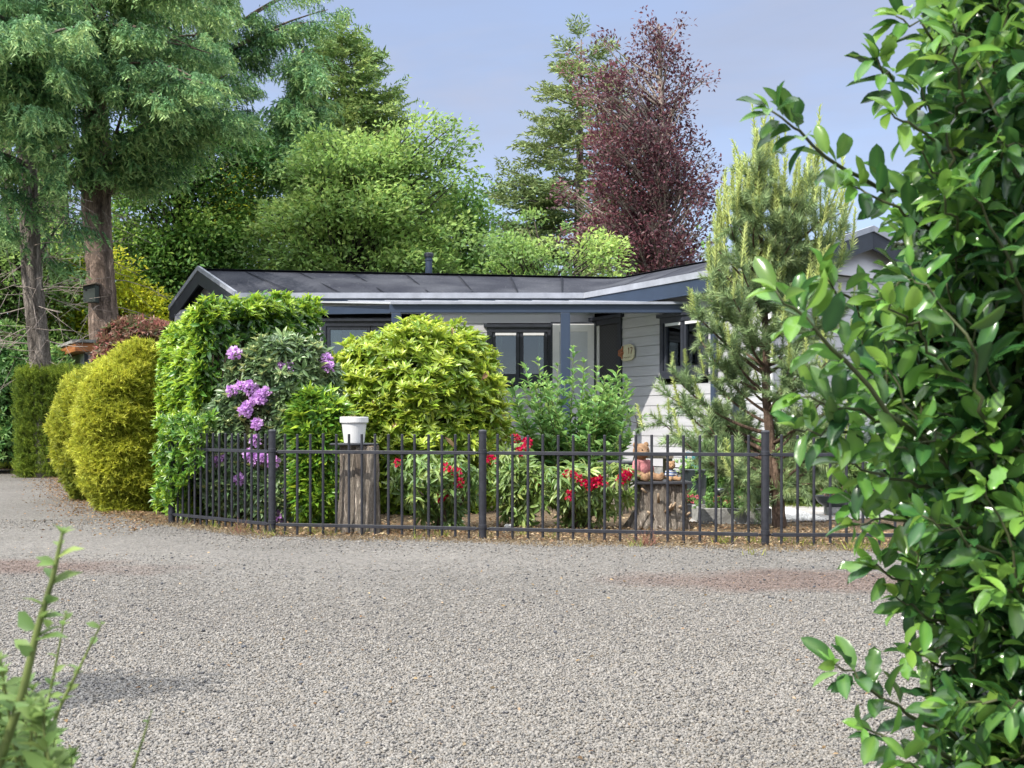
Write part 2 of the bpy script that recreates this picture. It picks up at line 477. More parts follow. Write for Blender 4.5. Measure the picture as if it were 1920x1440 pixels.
def gravel_ground():
    m, n, l, b = mat('gravel')
    g = n.new('ShaderNodeNewGeometry'); pos = g.outputs['Position']
    v = n.new('ShaderNodeTexVoronoi'); v.inputs['Scale'].default_value = 110; v.inputs['Randomness'].default_value = 1
    l.new(pos, v.inputs['Vector'])
    sx = n.new('ShaderNodeSeparateColor'); l.new(v.outputs['Color'], sx.inputs[0])
    r = gravel_ramp(n); l.new(sx.outputs[0], r.inputs['Fac'])
    big = n.new('ShaderNodeTexNoise'); big.inputs['Scale'].default_value = .9; big.inputs['Detail'].default_value = 5; l.new(pos, big.inputs['Vector'])
    mr = n.new('ShaderNodeMapRange'); mr.inputs['From Min'].default_value = .3; mr.inputs['From Max'].default_value = .7; mr.inputs['To Min'].default_value = .84; mr.inputs['To Max'].default_value = 1.08
    l.new(big.outputs['Fac'], mr.inputs['Value'])
    mu = n.new('ShaderNodeMix'); mu.data_type = 'RGBA'; mu.blend_type = 'MULTIPLY'; mu.inputs[0].default_value = 1
    l.new(r.outputs[0], mu.inputs[6]); l.new(mr.outputs[0], mu.inputs[7])
    pt = n.new('ShaderNodeTexNoise'); pt.inputs['Scale'].default_value = 16; pt.inputs['Detail'].default_value = 6; pt.inputs['Roughness'].default_value = .75; l.new(pos, pt.inputs['Vector'])
    pr = n.new('ShaderNodeMapRange'); pr.inputs['From Min'].default_value = .32; pr.inputs['From Max'].default_value = .68; pr.inputs['To Min'].default_value = .72; pr.inputs['To Max'].default_value = 1.18; l.new(pt.outputs['Fac'], pr.inputs['Value'])
    m2 = n.new('ShaderNodeMix'); m2.data_type = 'RGBA'; m2.blend_type = 'MULTIPLY'; m2.inputs[0].default_value = 1; l.new(mu.outputs[2], m2.inputs[6]); l.new(pr.outputs[0], m2.inputs[7]); mu = m2
    rm = n.new('ShaderNodeMix'); rm.data_type = 'RGBA'; rm.blend_type = 'MULTIPLY'; rm.inputs[7].default_value = (.74, .50, .45, 1)
    l.new(red_mask(n, l, pos), rm.inputs[0]); l.new(mu.outputs[2], rm.inputs[6])
    l.new(rm.outputs[2], b.inputs['Base Color'])
    b.inputs['Roughness'].default_value = .85; b.inputs['Specular IOR Level'].default_value = .25
    iv = n.new('ShaderNodeMath'); iv.operation = 'MULTIPLY_ADD'; iv.inputs[1].default_value = -1; iv.inputs[2].default_value = 1; l.new(v.outputs['Distance'], iv.inputs[0])
    bp = n.new('ShaderNodeBump'); bp.inputs['Strength'].default_value = .9; bp.inputs['Distance'].default_value = .012
    l.new(iv.outputs[0], bp.inputs['Height']); l.new(bp.outputs[0], b.inputs['Normal'])
    return m

def stone_mat():
    m, n, l, b = mat('gravel_stone')
    g = n.new('ShaderNodeNewGeometry')
    r = gravel_ramp(n); l.new(g.outputs['Random Per Island'], r.inputs['Fac'])
    rm = n.new('ShaderNodeMix'); rm.data_type = 'RGBA'; rm.blend_type = 'MULTIPLY'; rm.inputs[7].default_value = (.74, .50, .45, 1)
    l.new(red_mask(n, l, g.outputs['Position']), rm.inputs[0]); l.new(r.outputs[0], rm.inputs[6]); l.new(rm.outputs[2], b.inputs['Base Color'])
    b.inputs['Roughness'].default_value = .75; b.inputs['Specular IOR Level'].default_value = .3
    return m

def soil_mat(name, c1, c2, c3, scale):
    m, n, l, b = mat(name)
    g = n.new('ShaderNodeNewGeometry')
    t = n.new('ShaderNodeTexNoise'); t.inputs['Scale'].default_value = scale; t.inputs['Detail'].default_value = 9; t.inputs['Roughness'].default_value = .75
    l.new(g.outputs['Position'], t.inputs['Vector'])
    r = n.new('ShaderNodeValToRGB'); cr = r.color_ramp
    cr.elements[0].position = .34; cr.elements[0].color = (*c1, 1); cr.elements[1].position = .68; cr.elements[1].color = (*c3, 1)
    e = cr.elements.new(.5); e.color = (*c2, 1)
    l.new(t.outputs['Fac'], r.inputs['Fac']); l.new(r.outputs[0], b.inputs['Base Color'])
    b.inputs['Roughness'].default_value = .95; b.inputs['Specular IOR Level'].default_value = .1
    bp = n.new('ShaderNodeBump'); bp.inputs['Strength'].default_value = .8; bp.inputs['Distance'].default_value = .03
    l.new(t.outputs['Fac'], bp.inputs['Height']); l.new(bp.outputs[0], b.inputs['Normal'])
    return m

def sheet(name, poly, z, mt):
    mb = MB(); mb.add([(x, y, z) for x, y in poly], [tuple(range(len(poly)))])
    o = mb.build(name, mt); o['kind'] = 'structure'; return o

sheet('ground', [(-900, -60), (900, -60), (900, 1500), (-900, 1500)], 0, soil_mat('forest_soil', (.035, .03, .018), (.07, .07, .03), (.10, .13, .04), 3))
sheet('gravel_road', [(-60, -30), (40, -30), (40, 8.15), (1.9, 8.2), (-.2, 8.62), (-1.95, 9.0), (-3.1, 10.2), (-4.5, 12.5), (-7.5, 19.5), (-9.5, 24), (-60, 30)], .004, gravel_ground())
sheet('planting_bed', [(-3.1, 9.95), (-1.9, 8.72), (-.2, 8.36), (1.9, 7.93), (7.5, 7.93), (7.5, 11.6), (2.2, 11.6), (-.4, 12.6), (-3.0, 12.8), (-4.6, 12.4)], .008,
      soil_mat('bark_soil', (.05, .035, .022), (.13, .095, .06), (.24, .18, .12), 34))
sheet('lawn', [(-2.2, 12.4), (-.4, 12.4), (2.2, 11.4), (6, 11.4), (6, 14.2), (1.2, 15.2), (-3, 15.2)], .012, soil_mat('lawn_turf', (.05, .10, .015), (.10, .19, .03), (.15, .26, .05), 60))
sheet('garden_path', [(-4.2, 15.2), (1.2, 15.2), (2.5, 13.9), (1.55, 9.85), (2.2, 9.75), (3.4, 10.3), (7, 10.3), (7, 18), (-4.2, 18)], .016, solid('paving', (.30, .285, .27), .9, .15, noise=.2, scale=5, bump=.2))

rng = np.random.default_rng(5)
# loose stones of the gravel, as far as single stones can be told apart
st = []
base = np.array([(1, 0, 0), (-1, 0, 0), (0, 1, 0), (0, -1, 0), (0, 0, 1), (0, 0, -1)], float)
def stone_tpl():
    s = 1 / math.sqrt(3)
    cu = np.array([(x, y, z) for x in (-s, s) for y in (-s, s) for z in (-s, s)])
    V = np.concatenate([cu * rng.uniform(.85, 1.1, (8, 1)), base * rng.uniform(.8, 1.05, (6, 1))])
    T = []
    for i in range(6):
        ax = np.argmax(abs(base[i])); sg = base[i][ax]
        q = [k for k in range(8) if cu[k][ax] * sg > 0]
        a, b2 = [x for x in range(3) if x != ax]
        q.sort(key=lambda k: math.atan2(cu[k][b2], cu[k][a]))
        if (ax != 1) != (sg > 0): q = q[::-1]
        for j in range(4): T.append((8 + i, q[j], q[(j + 1) % 4]))
    return tpl(V, T)
TS = [stone_tpl() for _ in range(6)]
TO = [tpl(base * rng.uniform(.75, 1.2, (6, 1)) + rng.normal(size=(6, 3)) * .08, [(0, 2, 4), (2, 1, 4), (1, 3, 4), (3, 0, 4), (2, 0, 5), (1, 2, 5), (3, 1, 5), (0, 3, 5)]) for _ in range(6)]
Ls = Leaves()
def scatter_stones(n, y0, y1, lo, hi, keep=None):
    y = rng.uniform(y0 ** .5, y1 ** .5, n) ** 2
    x = rng.uniform(-.70, .60, n) * y
    if keep is not None:
        k = keep(x, y); x, y = x[k], y[k]
    s = rng.uniform(lo, hi, len(x)) * rng.choice([1, 1, 1, 1.35], len(x)) / 2
    p = np.stack([x, y, .004 + s * rng.uniform(.1, .55, len(x))], 1)
    for i, t in enumerate(TO):
        k = slice(i, None, len(TO))
        m = len(x[k])
        Ls.put(t, p[k], rv(rng, m, (1, 1, .25)), rv(rng, m, (.3, .3, 1)) + (0, 0, 1), np.stack([s[k] * rng.uniform(.8, 1.1, m), s[k] * rng.uniform(1, 1.5, m), s[k] * rng.uniform(.55, .8, m)], 1))
scatter_stones(190000, 2.3, 4.2, .0070, .0125)
scatter_stones(190000, 4.2, 7.6, .0075, .0125, lambda x, y: y < 5.0 + 2.6 * rng.uniform(size=len(x)) ** 1.3 + .3 * np.sin(x * 1.7))
def near_fence(x, y):
    yf = np.interp(x, (-3.2, -1.95, -.2, 1.9, 4), (10.2, 8.95, 8.55, 8.1, 8.1))
    return (y < yf + .02) & (y > yf - rng.uniform(.1, 1.3, len(x)))
scatter_stones(60000, 6.4, 10.5, .010, .017, near_fence)
Ls.build('gravel_stones', stone_mat(), smooth=True, kind='stuff')

# ------------------------------------------------------------------ fence
FP = [(-2.99, 9.84), (-1.90, 8.87), (-.223, 8.50), (1.82, 8.05), (3.9, 7.98)]
FN = [15, 15, 17, 17]
fence = thing('garden_fence', 'low dark metal bar fence with round posts between the gravel and the flower bed', 'fence', (0, 0, 0))
for i, (x, y) in enumerate(FP):
    mb = MB(); mb.lathe((x, y, 0), [(.029, -.05), (.029, .085), (.0325, .087), (.0325, .115), (.029, .117), (.029, .655), (.0325, .657), (.0325, .685), (.029, .687), (.029, .815)], 16)
    po = mb.build('post', M['fence'], fence, smooth=False)
    mb = MB(); mb.lathe((x, y, 0), [(.0315, .812), (.0315, .826), (.024, .835), (.002, .838)], 16); mb.build('cap', M['fence'], po)
for i in range(4):
    a, b = np.array((*FP[i], 0.)), np.array((*FP[i + 1], 0.))
    d = (b - a); L = np.linalg.norm(d); d /= L; ang = math.atan2(d[1], d[0])
    for z in (.085, .66):
        mb = MB()
        mb.box((a + b) / 2 + (0, 0, z), (L - .10, .026, .026), ang)
        for q in (a + d * .045, b - d * .045):
            mb.box(q + (0, 0, z), (.05, .012, .016), ang)
            mb.ball(q + d * .0 + np.array((d[1], -d[0], 0)) * .012 + (0, 0, z), .008, 8, 6)
        mb.build('rail', M['fence'], fence, bevel=.002)
    n = FN[i]
    for k in range(n):
        q = a + d * (L * (k + 1) / (n + 1))
        mb = MB(); q = q + rng.normal(size=3) * (.0015, .0015, 0)
        zt = .80 + rng.normal() * .0025
        mb.lathe(q, [(.0105, .005), (.0105, zt - .004), (.0085, zt), (.001, zt + .001)], 10)
        mb.build('bar', M['fence'], fence, smooth=False)

# ------------------------------------------------------------------ bungalow
ROOF = None
def roof_mat():
    m, n, l, b = mat('bitumen_roofing')
    g = n.new('ShaderNodeNewGeometry')
    t = n.new('ShaderNodeTexNoise'); t.inputs['Scale'].default_value = 1.3; t.inputs['Detail'].default_value = 8; l.new(g.outputs['Position'], t.inputs['Vector'])
    f = n.new('ShaderNodeTexNoise'); f.inputs['Scale'].default_value = 55; f.inputs['Detail'].default_value = 4; l.new(g.outputs['Position'], f.inputs['Vector'])
    r = n.new('ShaderNodeValToRGB'); r.color_ramp.elements[0].position = .38; r.color_ramp.elements[0].color = (.026, .028, .037, 1); r.color_ramp.elements[1].position = .72; r.color_ramp.elements[1].color = (.060, .063, .074, 1)
    l.new(t.outputs['Fac'], r.inputs['Fac'])
    r2 = n.new('ShaderNodeValToRGB'); r2.color_ramp.elements[0].position = .3; r2.color_ramp.elements[0].color = (.7, .7, .7, 1); r2.color_ramp.elements[1].position = .7; r2.color_ramp.elements[1].color = (1.25, 1.25, 1.25, 1)
    l.new(f.outputs['Fac'], r2.inputs['Fac'])
    mu = n.new('ShaderNodeMix'); mu.data_type = 'RGBA'; mu.blend_type = 'MULTIPLY'; mu.inputs[0].default_value = 1; l.new(r.outputs[0], mu.inputs[6]); l.new(r2.outputs[0], mu.inputs[7])
    # lichen and bird-lime specks
    v = n.new('ShaderNodeTexVoronoi'); v.inputs['Scale'].default_value = 9; l.new(g.outputs['Position'], v.inputs['Vector'])
    big = n.new('ShaderNodeTexNoise'); big.inputs['Scale'].default_value = .8; big.inputs['Detail'].default_value = 3; l.new(g.outputs['Position'], big.inputs['Vector'])
    q = n.new('ShaderNodeMath'); q.operation = 'MULTIPLY'; q.inputs[1].default_value = .22; l.new(big.outputs['Fac'], q.inputs[0])
    le = n.new('ShaderNodeMath'); le.operation = 'LESS_THAN'; l.new(v.outputs['Distance'], le.inputs[0]); l.new(q.outputs[0], le.inputs[1])
    f2 = n.new('ShaderNodeMath'); f2.operation = 'MULTIPLY'; f2.inputs[1].default_value = .55; l.new(le.outputs[0], f2.inputs[0])
    mx = n.new('ShaderNodeMix'); mx.data_type = 'RGBA'; mx.inputs[7].default_value = (.13, .13, .13, 1); l.new(f2.outputs[0], mx.inputs[0]); l.new(mu.outputs[2], mx.inputs[6])
    l.new(mx.outputs[2], b.inputs['Base Color'])
    b.inputs['Roughness'].default_value = .9; b.inputs['Specular IOR Level'].default_value = .07
    bp = n.new('ShaderNodeBump'); bp.inputs['Strength'].default_value = .35; bp.inputs['Distance'].default_value = .01; l.new(f.outputs['Fac'], bp.inputs['Height']); l.new(bp.outputs[0], b.inputs['Normal'])
    return m
M['roof'] = roof_mat()
def glass(name, c, rough=.03):
    m, n, l, b = mat(name)
    b = n.new('ShaderNodeBsdfGlossy'); b.inputs['Color'].default_value = (.86, .93, .95, 1); b.inputs['Roughness'].default_value = rough
    tr = n.new('ShaderNodeBsdfTransparent'); tr.inputs[0].default_value = (.62, .68, .68, 1)
    ly = n.new('ShaderNodeFresnel'); ly.inputs[0].default_value = 1.5
    ad = n.new('ShaderNodeMath'); ad.operation = 'ADD'; ad.inputs[1].default_value = .10; l.new(ly.outputs[0], ad.inputs[0])
    ms = n.new('ShaderNodeMixShader'); l.new(ad.outputs[0], ms.inputs[0]); l.new(tr.outputs[0], ms.inputs[1]); l.new(b.outputs[0], ms.inputs[2]); l.new(ms.outputs[0], n['Material Output'].inputs['Surface'])
    return m
M['pane'] = glass('window_glass', (.018, .022, .028))
M['frost'] = solid('frosted_glass', (.40, .42, .46), .25, .5, noise=.08, scale=3)
M['poly'] = leafmat('translucent_roof_sheet', (.46, .475, .49), (.46, .475, .49), (.46, .475, .49), .35, .48, .4)
def mesh_mat():
    m, n, l, b = mat('insect_screen')
    tc = n.new('ShaderNodeTexCoord'); v = n.new('ShaderNodeTexChecker'); v.inputs['Scale'].default_value = 70
    v.inputs[1].default_value = (.045, .045, .05, 1); v.inputs[2].default_value = (.015, .015, .018, 1)
    mp = n.new('ShaderNodeMapping'); mp.inputs['Scale'].default_value = (1, 1, .55); l.new(tc.outputs['Object'], mp.inputs[0])
    l.new(mp.outputs[0], v.inputs[0]); l.new(v.outputs[0], b.inputs['Base Color']); b.inputs['Roughness'].default_value = .7
    return m
M['screen'] = mesh_mat()
M['dark'] = solid('dark_interior', (.012, .012, .014), .9, .1, noise=.2)
M['curtain'] = solid('pale_curtain', (.38, .38, .38), .9, .1, noise=.2, scale=5, stretch=(8, 8, .3))

house = thing('bungalow', 'low white weatherboard bungalow with dark felt roof behind the garden', 'bungalow', (0, 0, 0))

def boards(name, A, B, z0, z1, holes, th=.018, pitch=.145):
    """weatherboard wall from A to B (xy); outward side is to the right of A->B turned clockwise, i.e. (dy,-dx); holes in (t0,t1,z0,z1)"""
    A, B = np.array(A, float), np.array(B, float)
    d = B - A; L = np.linalg.norm(d); d /= L; o = np.array((d[1], -d[0]))
    mb = MB()
    z = z0
    while z < z1 - .01:
        zt = min(z + pitch, z1)
        cuts = [0.0, L]
        hs = [(a, b) for a, b, c, e in holes if c < zt - .02 and e > z + .02]
        segs, cur = [], 0.0
        for a, b in sorted(hs):
            if a > cur: segs.append((cur, a))
            cur = max(cur, b)
        if cur < L: segs.append((cur, L))
        for a, b in segs:
            p, q = A + d * a, A + d * b
            lo, hi = o * th, o * (th * .62)
            bb = [(*(p + lo), z + .009), (*(q + lo), z + .009), (*q, z + .009), (*p, z + .009)]
            tt = [(*(p + hi), zt), (*(q + hi), zt), (*q, zt), (*p, zt)]
            mb.hexa(bb, tt)
            # recess above each board so the joint reads as a dark line
            bb = [(*(p + o * .002), zt), (*(q + o * .002), zt), (*q, zt), (*p, zt)]
            tt = [(x, y, zz + .009) for x, y, zz in bb]
            if zt < z1: mb.hexa(bb, tt)
        z = zt
    w = mb.build(name, M['board'], house)
    return w

def frame_at(A, d, o):
    """returns f(t, out, z) -> world point"""
    return lambda t, out, z: np.array((A[0] + d[0] * t + o[0] * out, A[1] + d[1] * t + o[1] * out, z))

def wbox(mb, f, t0, t1, o0, o1, z0, z1, mi=0):
    mb.hexa([f(t0, o1, z0), f(t1, o1, z0), f(t1, o0, z0), f(t0, o0, z0)], [f(t0, o1, z1), f(t1, o1, z1), f(t1, o0, z1), f(t0, o0, z1)], mi)

def window(f, t0, t1, z0, z1, sashes=2, vent=True, name='window', curtain=True):
    mb = MB(); w = .075
    wbox(mb, f, t0, t0 + w, -.03, .05, z0, z1); wbox(mb, f, t1 - w, t1, -.03, .05, z0, z1)
    wbox(mb, f, t0 + w, t1 - w, -.03, .05, z1 - w, z1); wbox(mb, f, t0 + w, t1 - w, -.03, .05, z0, z0 + w)
    wbox(mb, f, t0 - .05, t1 + .05, -.02, .075, z1 + .001, z1 + .05)
    wo = mb.build(name, M['anthracite'], house)
    mb = MB(); wbox(mb, f, t0 - .04, t1 + .04, .0, .09, z0 - .04, z0 - .001); mb.build('sill', M['anthracite'], wo)
    n = sashes; W = (t1 - t0 - 2 * w) / n
    for i in range(n):
        a = t0 + w + W * i + .006; b = a + W - .012; s = .055
        mb = MB()
        wbox(mb, f, a, a + s, -.01, .035, z0 + w, z1 - w); wbox(mb, f, b - s, b, -.01, .035, z0 + w, z1 - w)
        wbox(mb, f, a + s, b - s, -.01, .035, z0 + w, z0 + w + s); wbox(mb, f, a + s, b - s, -.01, .035, z1 - w - s, z1 - w)
        mb.build('sash', M['anthracite'], wo)
        mb = MB(); wbox(mb, f, a + s, b - s, .0, .006, z0 + w + s, z1 - w - s); mb.build('pane', M['pane'], wo)
        for j, (ca_, cb_) in enumerate(((a + s, a + s + W * .24), (b - s - W * .20, b - s))):
            mb = MB(); nn = 14; top, bot = [], []
            q_ = [f(ca_ + (cb_ - ca_) * g / nn, -.035 + .012 * math.sin(g * 1.9 + j), 0) for g in range(nn + 1)]
            vs_ = [p_ + (0, 0, z0 + w + .02) for p_ in q_] + [p_ + (0, 0, z1 - w - .02) for p_ in q_]
            mb.add(vs_, [(g, g + 1, nn + 2 + g, nn + 1 + g) for g in range(nn)])
            if (i + j) % 2 == 0: mb.build('curtain', M['curtain'], wo, smooth=True)
        if vent:
            mb = MB(); wbox(mb, f, a + .05, b - .05, .0355, .05, z1 - w - .05, z1 - w - .012); mb.build('vent', M['white'], wo)
    return wo

# main wall, facing the camera
YW = 17.5
A0 = (-4.15, YW); fm = frame_at(A0, (1, 0), (0, -1))
tx = lambda x: x - A0[0]
boards('wall', A0, (1.29, YW), .25, 2.78, [(tx(-2.975), tx(-1.44), .2, 2.47), (tx(-.39), tx(.63), 1.5, 2.375)])
window(fm, tx(-2.975), tx(-1.44), .27, 2.46, 2, False, 'french_window')
window(fm, tx(-.39), tx(.63), 1.51, 2.365, 2, True)
# wing wall, running towards the camera
D = np.array((.49, -.8717)); N_ = np.array((D[1], -D[0]))       # outward normal (dy,-dx) = (-.87,-.49)
W0 = np.array((1.275, 17.5)); LW = 4.05
fw = frame_at(W0, D, N_)
boards('wall', W0, W0 + D * LW, .25, 2.80, [(.03, .80, .2, 2.47), (1.77, 2.81, 1.53, 2.375)])
window(fw, 1.77, 2.81, 1.54, 2.365, 2, True)
E = np.array((.8717, .49))
W1 = W0 + D * LW
boards('wall', W1, W1 + E * 3.25, .25, 2.78, [])
boards('wall', (-5.8, 19.3), A0, .25, 2.80, [])
# plinth
mb = MB(); wbox(mb, fm, 0, 5.4, -.1, .012, 0, .248); wbox(mb, fw, .05, LW, -.1, .012, 0, .246); mb.build('plinth', M['concrete'], house)
# corner boards
mb = MB(); wbox(mb, fw, LW - .1, LW + .036, .0305, .055, .25, 2.80); mb.build('corner_board', M['white'], house)
# back of the shell so that nothing shows through
mb = MB(); mb.slab([(-5.75, 19.5, 0), (-4.1, 17.62, 0), (1.32, 17.62, 0), (3.35, 14.05, 0), (6.1, 15.62, 0), (3.6, 20.4, 0), (2.0, 21.4, 0), (-5.6, 20.0, 0)], (0, 0, 2.77)); mb.build('inner_shell', M['dark'], house)
# doorway: dark frame, insect screen, opened leaf
mb = MB()
wbox(mb, fw, .03, .11, -.02, .05, .25, 2.46); wbox(mb, fw, .72, .80, -.02, .05, .25, 2.46); wbox(mb, fw, .11, .72, -.02, .05, 2.38, 2.46); wbox(mb, fw, -.02, .85, -.01, .085, 2.461, 2.51)
wbox(mb, fw, .03, .80, .0, .09, .22, .249)
dr = mb.build('doorway', M['anthracite'], house)
mb = MB(); wbox(mb, fw, .19, .72, .0, .012, .25, 2.38); mb.build('insect_screen', M['screen'], dr)
mb = MB(); wbox(mb, fw, .11, .19, .0, .03, .25, 2.38); mb.build('jamb', M['white'], dr)
fd = frame_at((.60, 17.40), (1, 0), (0, -1))
mb = MB(); wbox(mb, fd, 0, .70, 0, .045, .3, 2.44); dl = mb.build('door_leaf', M['anthracite'], house)
mb = MB()
wbox(mb, fd, .03, .13, .0452, .055, .33, 2.41); wbox(mb, fd, .57, .67, .0452, .055, .33, 2.41); wbox(mb, fd, .13, .57, .0452, .055, 2.29, 2.41); wbox(mb, fd, .13, .57, .0452, .055, .33, 1.1)
mb.build('door_face', M['white'], dl)
mb = MB(); wbox(mb, fd, .13, .57, .046, .05, 1.1, 2.29); mb.build('pane', M['frost'], dl)
mb = MB(); p = fd(.075, .08, 1.3); mb.tube([p, p + (.11, 0, 0)], .011, 8); mb.tube([fd(.075, .054, 1.3), p], .01, 8); mb.build('handle', M['trim'], dl)
mb = MB(); wbox(mb, fw, -.1, 1.0, .1, .75, 0, .18); mb.build('doorstep', M['concrete'], house, bevel=.01)

# roof
ZE, ZR = 2.85, 3.41
Fc, Ap, Rc = np.array((-4.24, 17.28, ZE)), np.array((-5.15, 18.5, ZR)), np.array((-5.94, 19.5, ZE))
Vr = np.array((1.96, 19.6, ZR)); Ve = np.array((1.13, 17.28, ZE))
We = Ve + np.array((*D, 0)) * 4.45; Wr = Vr + np.array((*D, 0)) * 5.62
Wb = Wr + np.array((*(E * 1.85), ZE - ZR)); Wc = Vr + np.array((*(E * 1.85), ZE - ZR)) ; Bk = np.array((2.0, 21.6, ZE))
def roof_plane(poly, name='roof'):
    mb = MB(); mb.slab(poly[::-1], (0, 0, -.05)); return mb.build(name, M['roof'], house)
roof_plane([Fc, Ve, Vr, Ap]); roof_plane([Ve, We, Wr, Vr]); roof_plane([Ap, Vr, Bk, Rc]); roof_plane([Vr, Wr, Wb, Wc])
# felt seams, slightly raised laps
mb = MB()
def lap(a, b, w=.05, n=(0, 0, 1)):
    a, b = np.asarray(a, float), np.asarray(b, float); d = nrm(b - a); s = nrm(np.cross(d, (0, 0, 1))) * w / 2
    mb.hexa([a - s, b - s, b + s, a + s], [p + np.array((0, 0, .003)) for p in (a - s, b - s, b + s, a + s)])
for k in range(1, 8):
    a = Fc + (Ve - Fc) * (k / 8 + .06); b = Ap + (Vr - Ap) * (k / 8 - .03)
    lap(a + (b - a) * .01, b, .022)
for k in range(1, 6):
    a = Ve + (We - Ve) * (k / 6); b = Vr + (Wr - Vr) * (k / 6)
    lap(a + (b - a) * .01, b, .022)
mr_ = MB(); mb_ = mb; mb = mr_; lap(Ap, Vr, .2); lap(Vr, Wr, .2); lap(Ve, Vr, .16); mr_.build('roof_ridge', M['roof'], house); mb = mb_
mb.build('roof_lap', solid('felt_lap', (.018, .020, .026), .95, .05, noise=.2, scale=8), house)
# eave trims and fascias
def eave(a, b, out, h_f=.16):
    a, b = np.asarray(a, float), np.asarray(b, float); o = np.array((*out, 0.))
    mb = MB(); mb.slab([a + o * .012 + (0, 0, .03), b + o * .012 + (0, 0, .03), b + o * .012 + (0, 0, -.055), a + o * .012 + (0, 0, -.055)], o * .03); mb.build('roof_trim', M['trim'], house)
    mb = MB(); mb.slab([a + (0, 0, -.056), b + (0, 0, -.056), b + (0, 0, -.056 - h_f), a + (0, 0, -.056 - h_f)], o * .022); mb.build('fascia', M['bluegrey'], house)
eave(Fc, Ve, (0, -1), .05); eave(Ve, We, N_, .20)
def barge(a, b, out):
    a, b = np.asarray(a, float), np.asarray(b, float); o = np.array((*out, 0.))
    mb = MB(); mb.slab([a + (0, 0, .02), b + (0, 0, .02), b + (0, 0, -.25), a + (0, 0, -.25)], o * .03); mb.build('fascia', M['anthracite'], house)
    mb = MB(); mb.slab([a + (0, 0, .055), b + (0, 0, .055), b + (0, 0, -.02), a + (0, 0, -.02)], o * .05 ); mb.build('roof_trim', M['trim'], house)
ol = nrm(np.array((-(Rc - Fc)[1], (Rc - Fc)[0])));
if ol[0] > 0: ol = -ol
barge(Fc, Ap, ol); barge(Ap, Rc, ol)
barge(We, Wr, D); barge(Wr, Wb, D)
# gable boarding
def gable(a, ap, b, inset, name='gable'):
    a, ap, b = [np.asarray(p, float) - np.array((*inset, 0)) for p in (a, ap, b)]
    mb = MB(); mb.slab([a + (0, 0, -.07), b + (0, 0, -.07), ap + (0, 0, -.07)], -np.array((*inset, 0)) * .2); return mb.build(name, M['board'], house)
gable(Fc, Ap, Rc, ol * .22); g2 = gable(We, Wr, Wb, D * .22)
for k in (-.75, -.30):
    mb = MB(); f2 = frame_at(Wr[:2] - D * .20, E, D)
    wbox(mb, f2, k - .14, k + .14, .0, .03, 3.0, 3.16)
    for j in range(5): wbox(mb, f2, k - .12, k + .12, .03, .04, 3.015 + j * .028, 3.03 + j * .028)
    mb.build('vent', solid('cream_vent', (.5, .45, .38), .6), g2)
# flue
c = np.array((GX(804, 19.3), 19.3, 0)); mb = MB(); mb.lathe(c, [(.06, 3.3), (.06, 3.66), (.068, 3.665), (.068, 3.69), (.06, 3.695), (.06, 3.73)], 20)
fl = mb.build('flue_pipe', M['bluegrey'], house)
mb = MB(); mb.lathe(c, [(.082, 3.73), (.082, 3.79), (.07, 3.80), (.005, 3.81)], 20); mb.build('cowl', M['anthracite'], fl)
# downpipe on the wing
mb = MB(); p = fw(2.98, .07, 0); mb.tube([p + (0, 0, .1), p + (0, 0, 1.5), p + (0, 0, 2.6)], .04, 12); mb.build('downpipe', M['bluegrey'], house)

# ------------------------------------------------------------------ house number plaque
pl = thing('house_plaque', 'cream stone plaque with brown 17 and a brown flower beside the screen door', 'plaque', tuple(fw(.985, .035, 1.92)))
fp = lambda t, out, z: fw(.985 + t, .035 + out, 1.92 + z)
rs = np.random.default_rng(3)
out = [(-.15, -.10), (-.10, -.125), (.10, -.115), (.16, -.07), (.175, .02), (.15, .09), (.08, .125), (-.06, .12), (-.15, .10), (-.18, .0)]
mb = MB(); mb.slab([fp(t, 0, z) for t, z in out], np.array((*N_, 0)) * .022); mb.build('stone', solid('cream_stone', (.50, .47, .33), .7, .3, noise=.12, scale=20), pl, bevel=.004)
brown = solid('brown_paint', (.12, .045, .02), .6); mb = MB()
def stroke(t0, z0, t1, z1, w=.013):
    a, b = np.array((t0, z0)), np.array((t1, z1)); d = nrm(b - a); s = np.array((-d[1], d[0])) * w / 2
    mb.slab([fp(*q) for q in [(p[0], .0225, p[1]) for p in (a - s, b - s, b + s, a + s)]], np.array((*N_, 0)) * .004)
stroke(.045, -.02, .045, .07); stroke(.027, .05, .045, .07); stroke(.082, .066, .135, .066); stroke(.135, .066, .098, -.022)
mb.build('number', brown, pl)
mb = MB()
for k in range(9): stroke(-.075 + k * .021, -.078 + .006 * math.sin(k * 2), -.066 + k * .021, -.066 + .01 * math.sin(k * 3.1), .004)
mb.build('lettering', solid('dark_ink', (.10, .09, .06), .6), pl)
mb = MB()
for k in range(5):
    a = k * 1.257; mb.ball(fp(-.145 + .035 * math.cos(a), .035, .0 + .035 * math.sin(a)), (.03, .02, .03), 8, 6)
mb.ball(fp(-.145, .045, 0), .02, 8, 6)
for (a, b) in (((-.12, .03), (-.10, .10)), ((-.13, -.02), (-.12, -.09))): mb.tube([fp(a[0], .03, a[1]), fp(b[0], .03, b[1])], [.018, .008], 8)
mb.build('flower', solid('brown_ceramic', (.28, .10, .04), .5, .4, noise=.4, scale=30), pl, smooth=True)

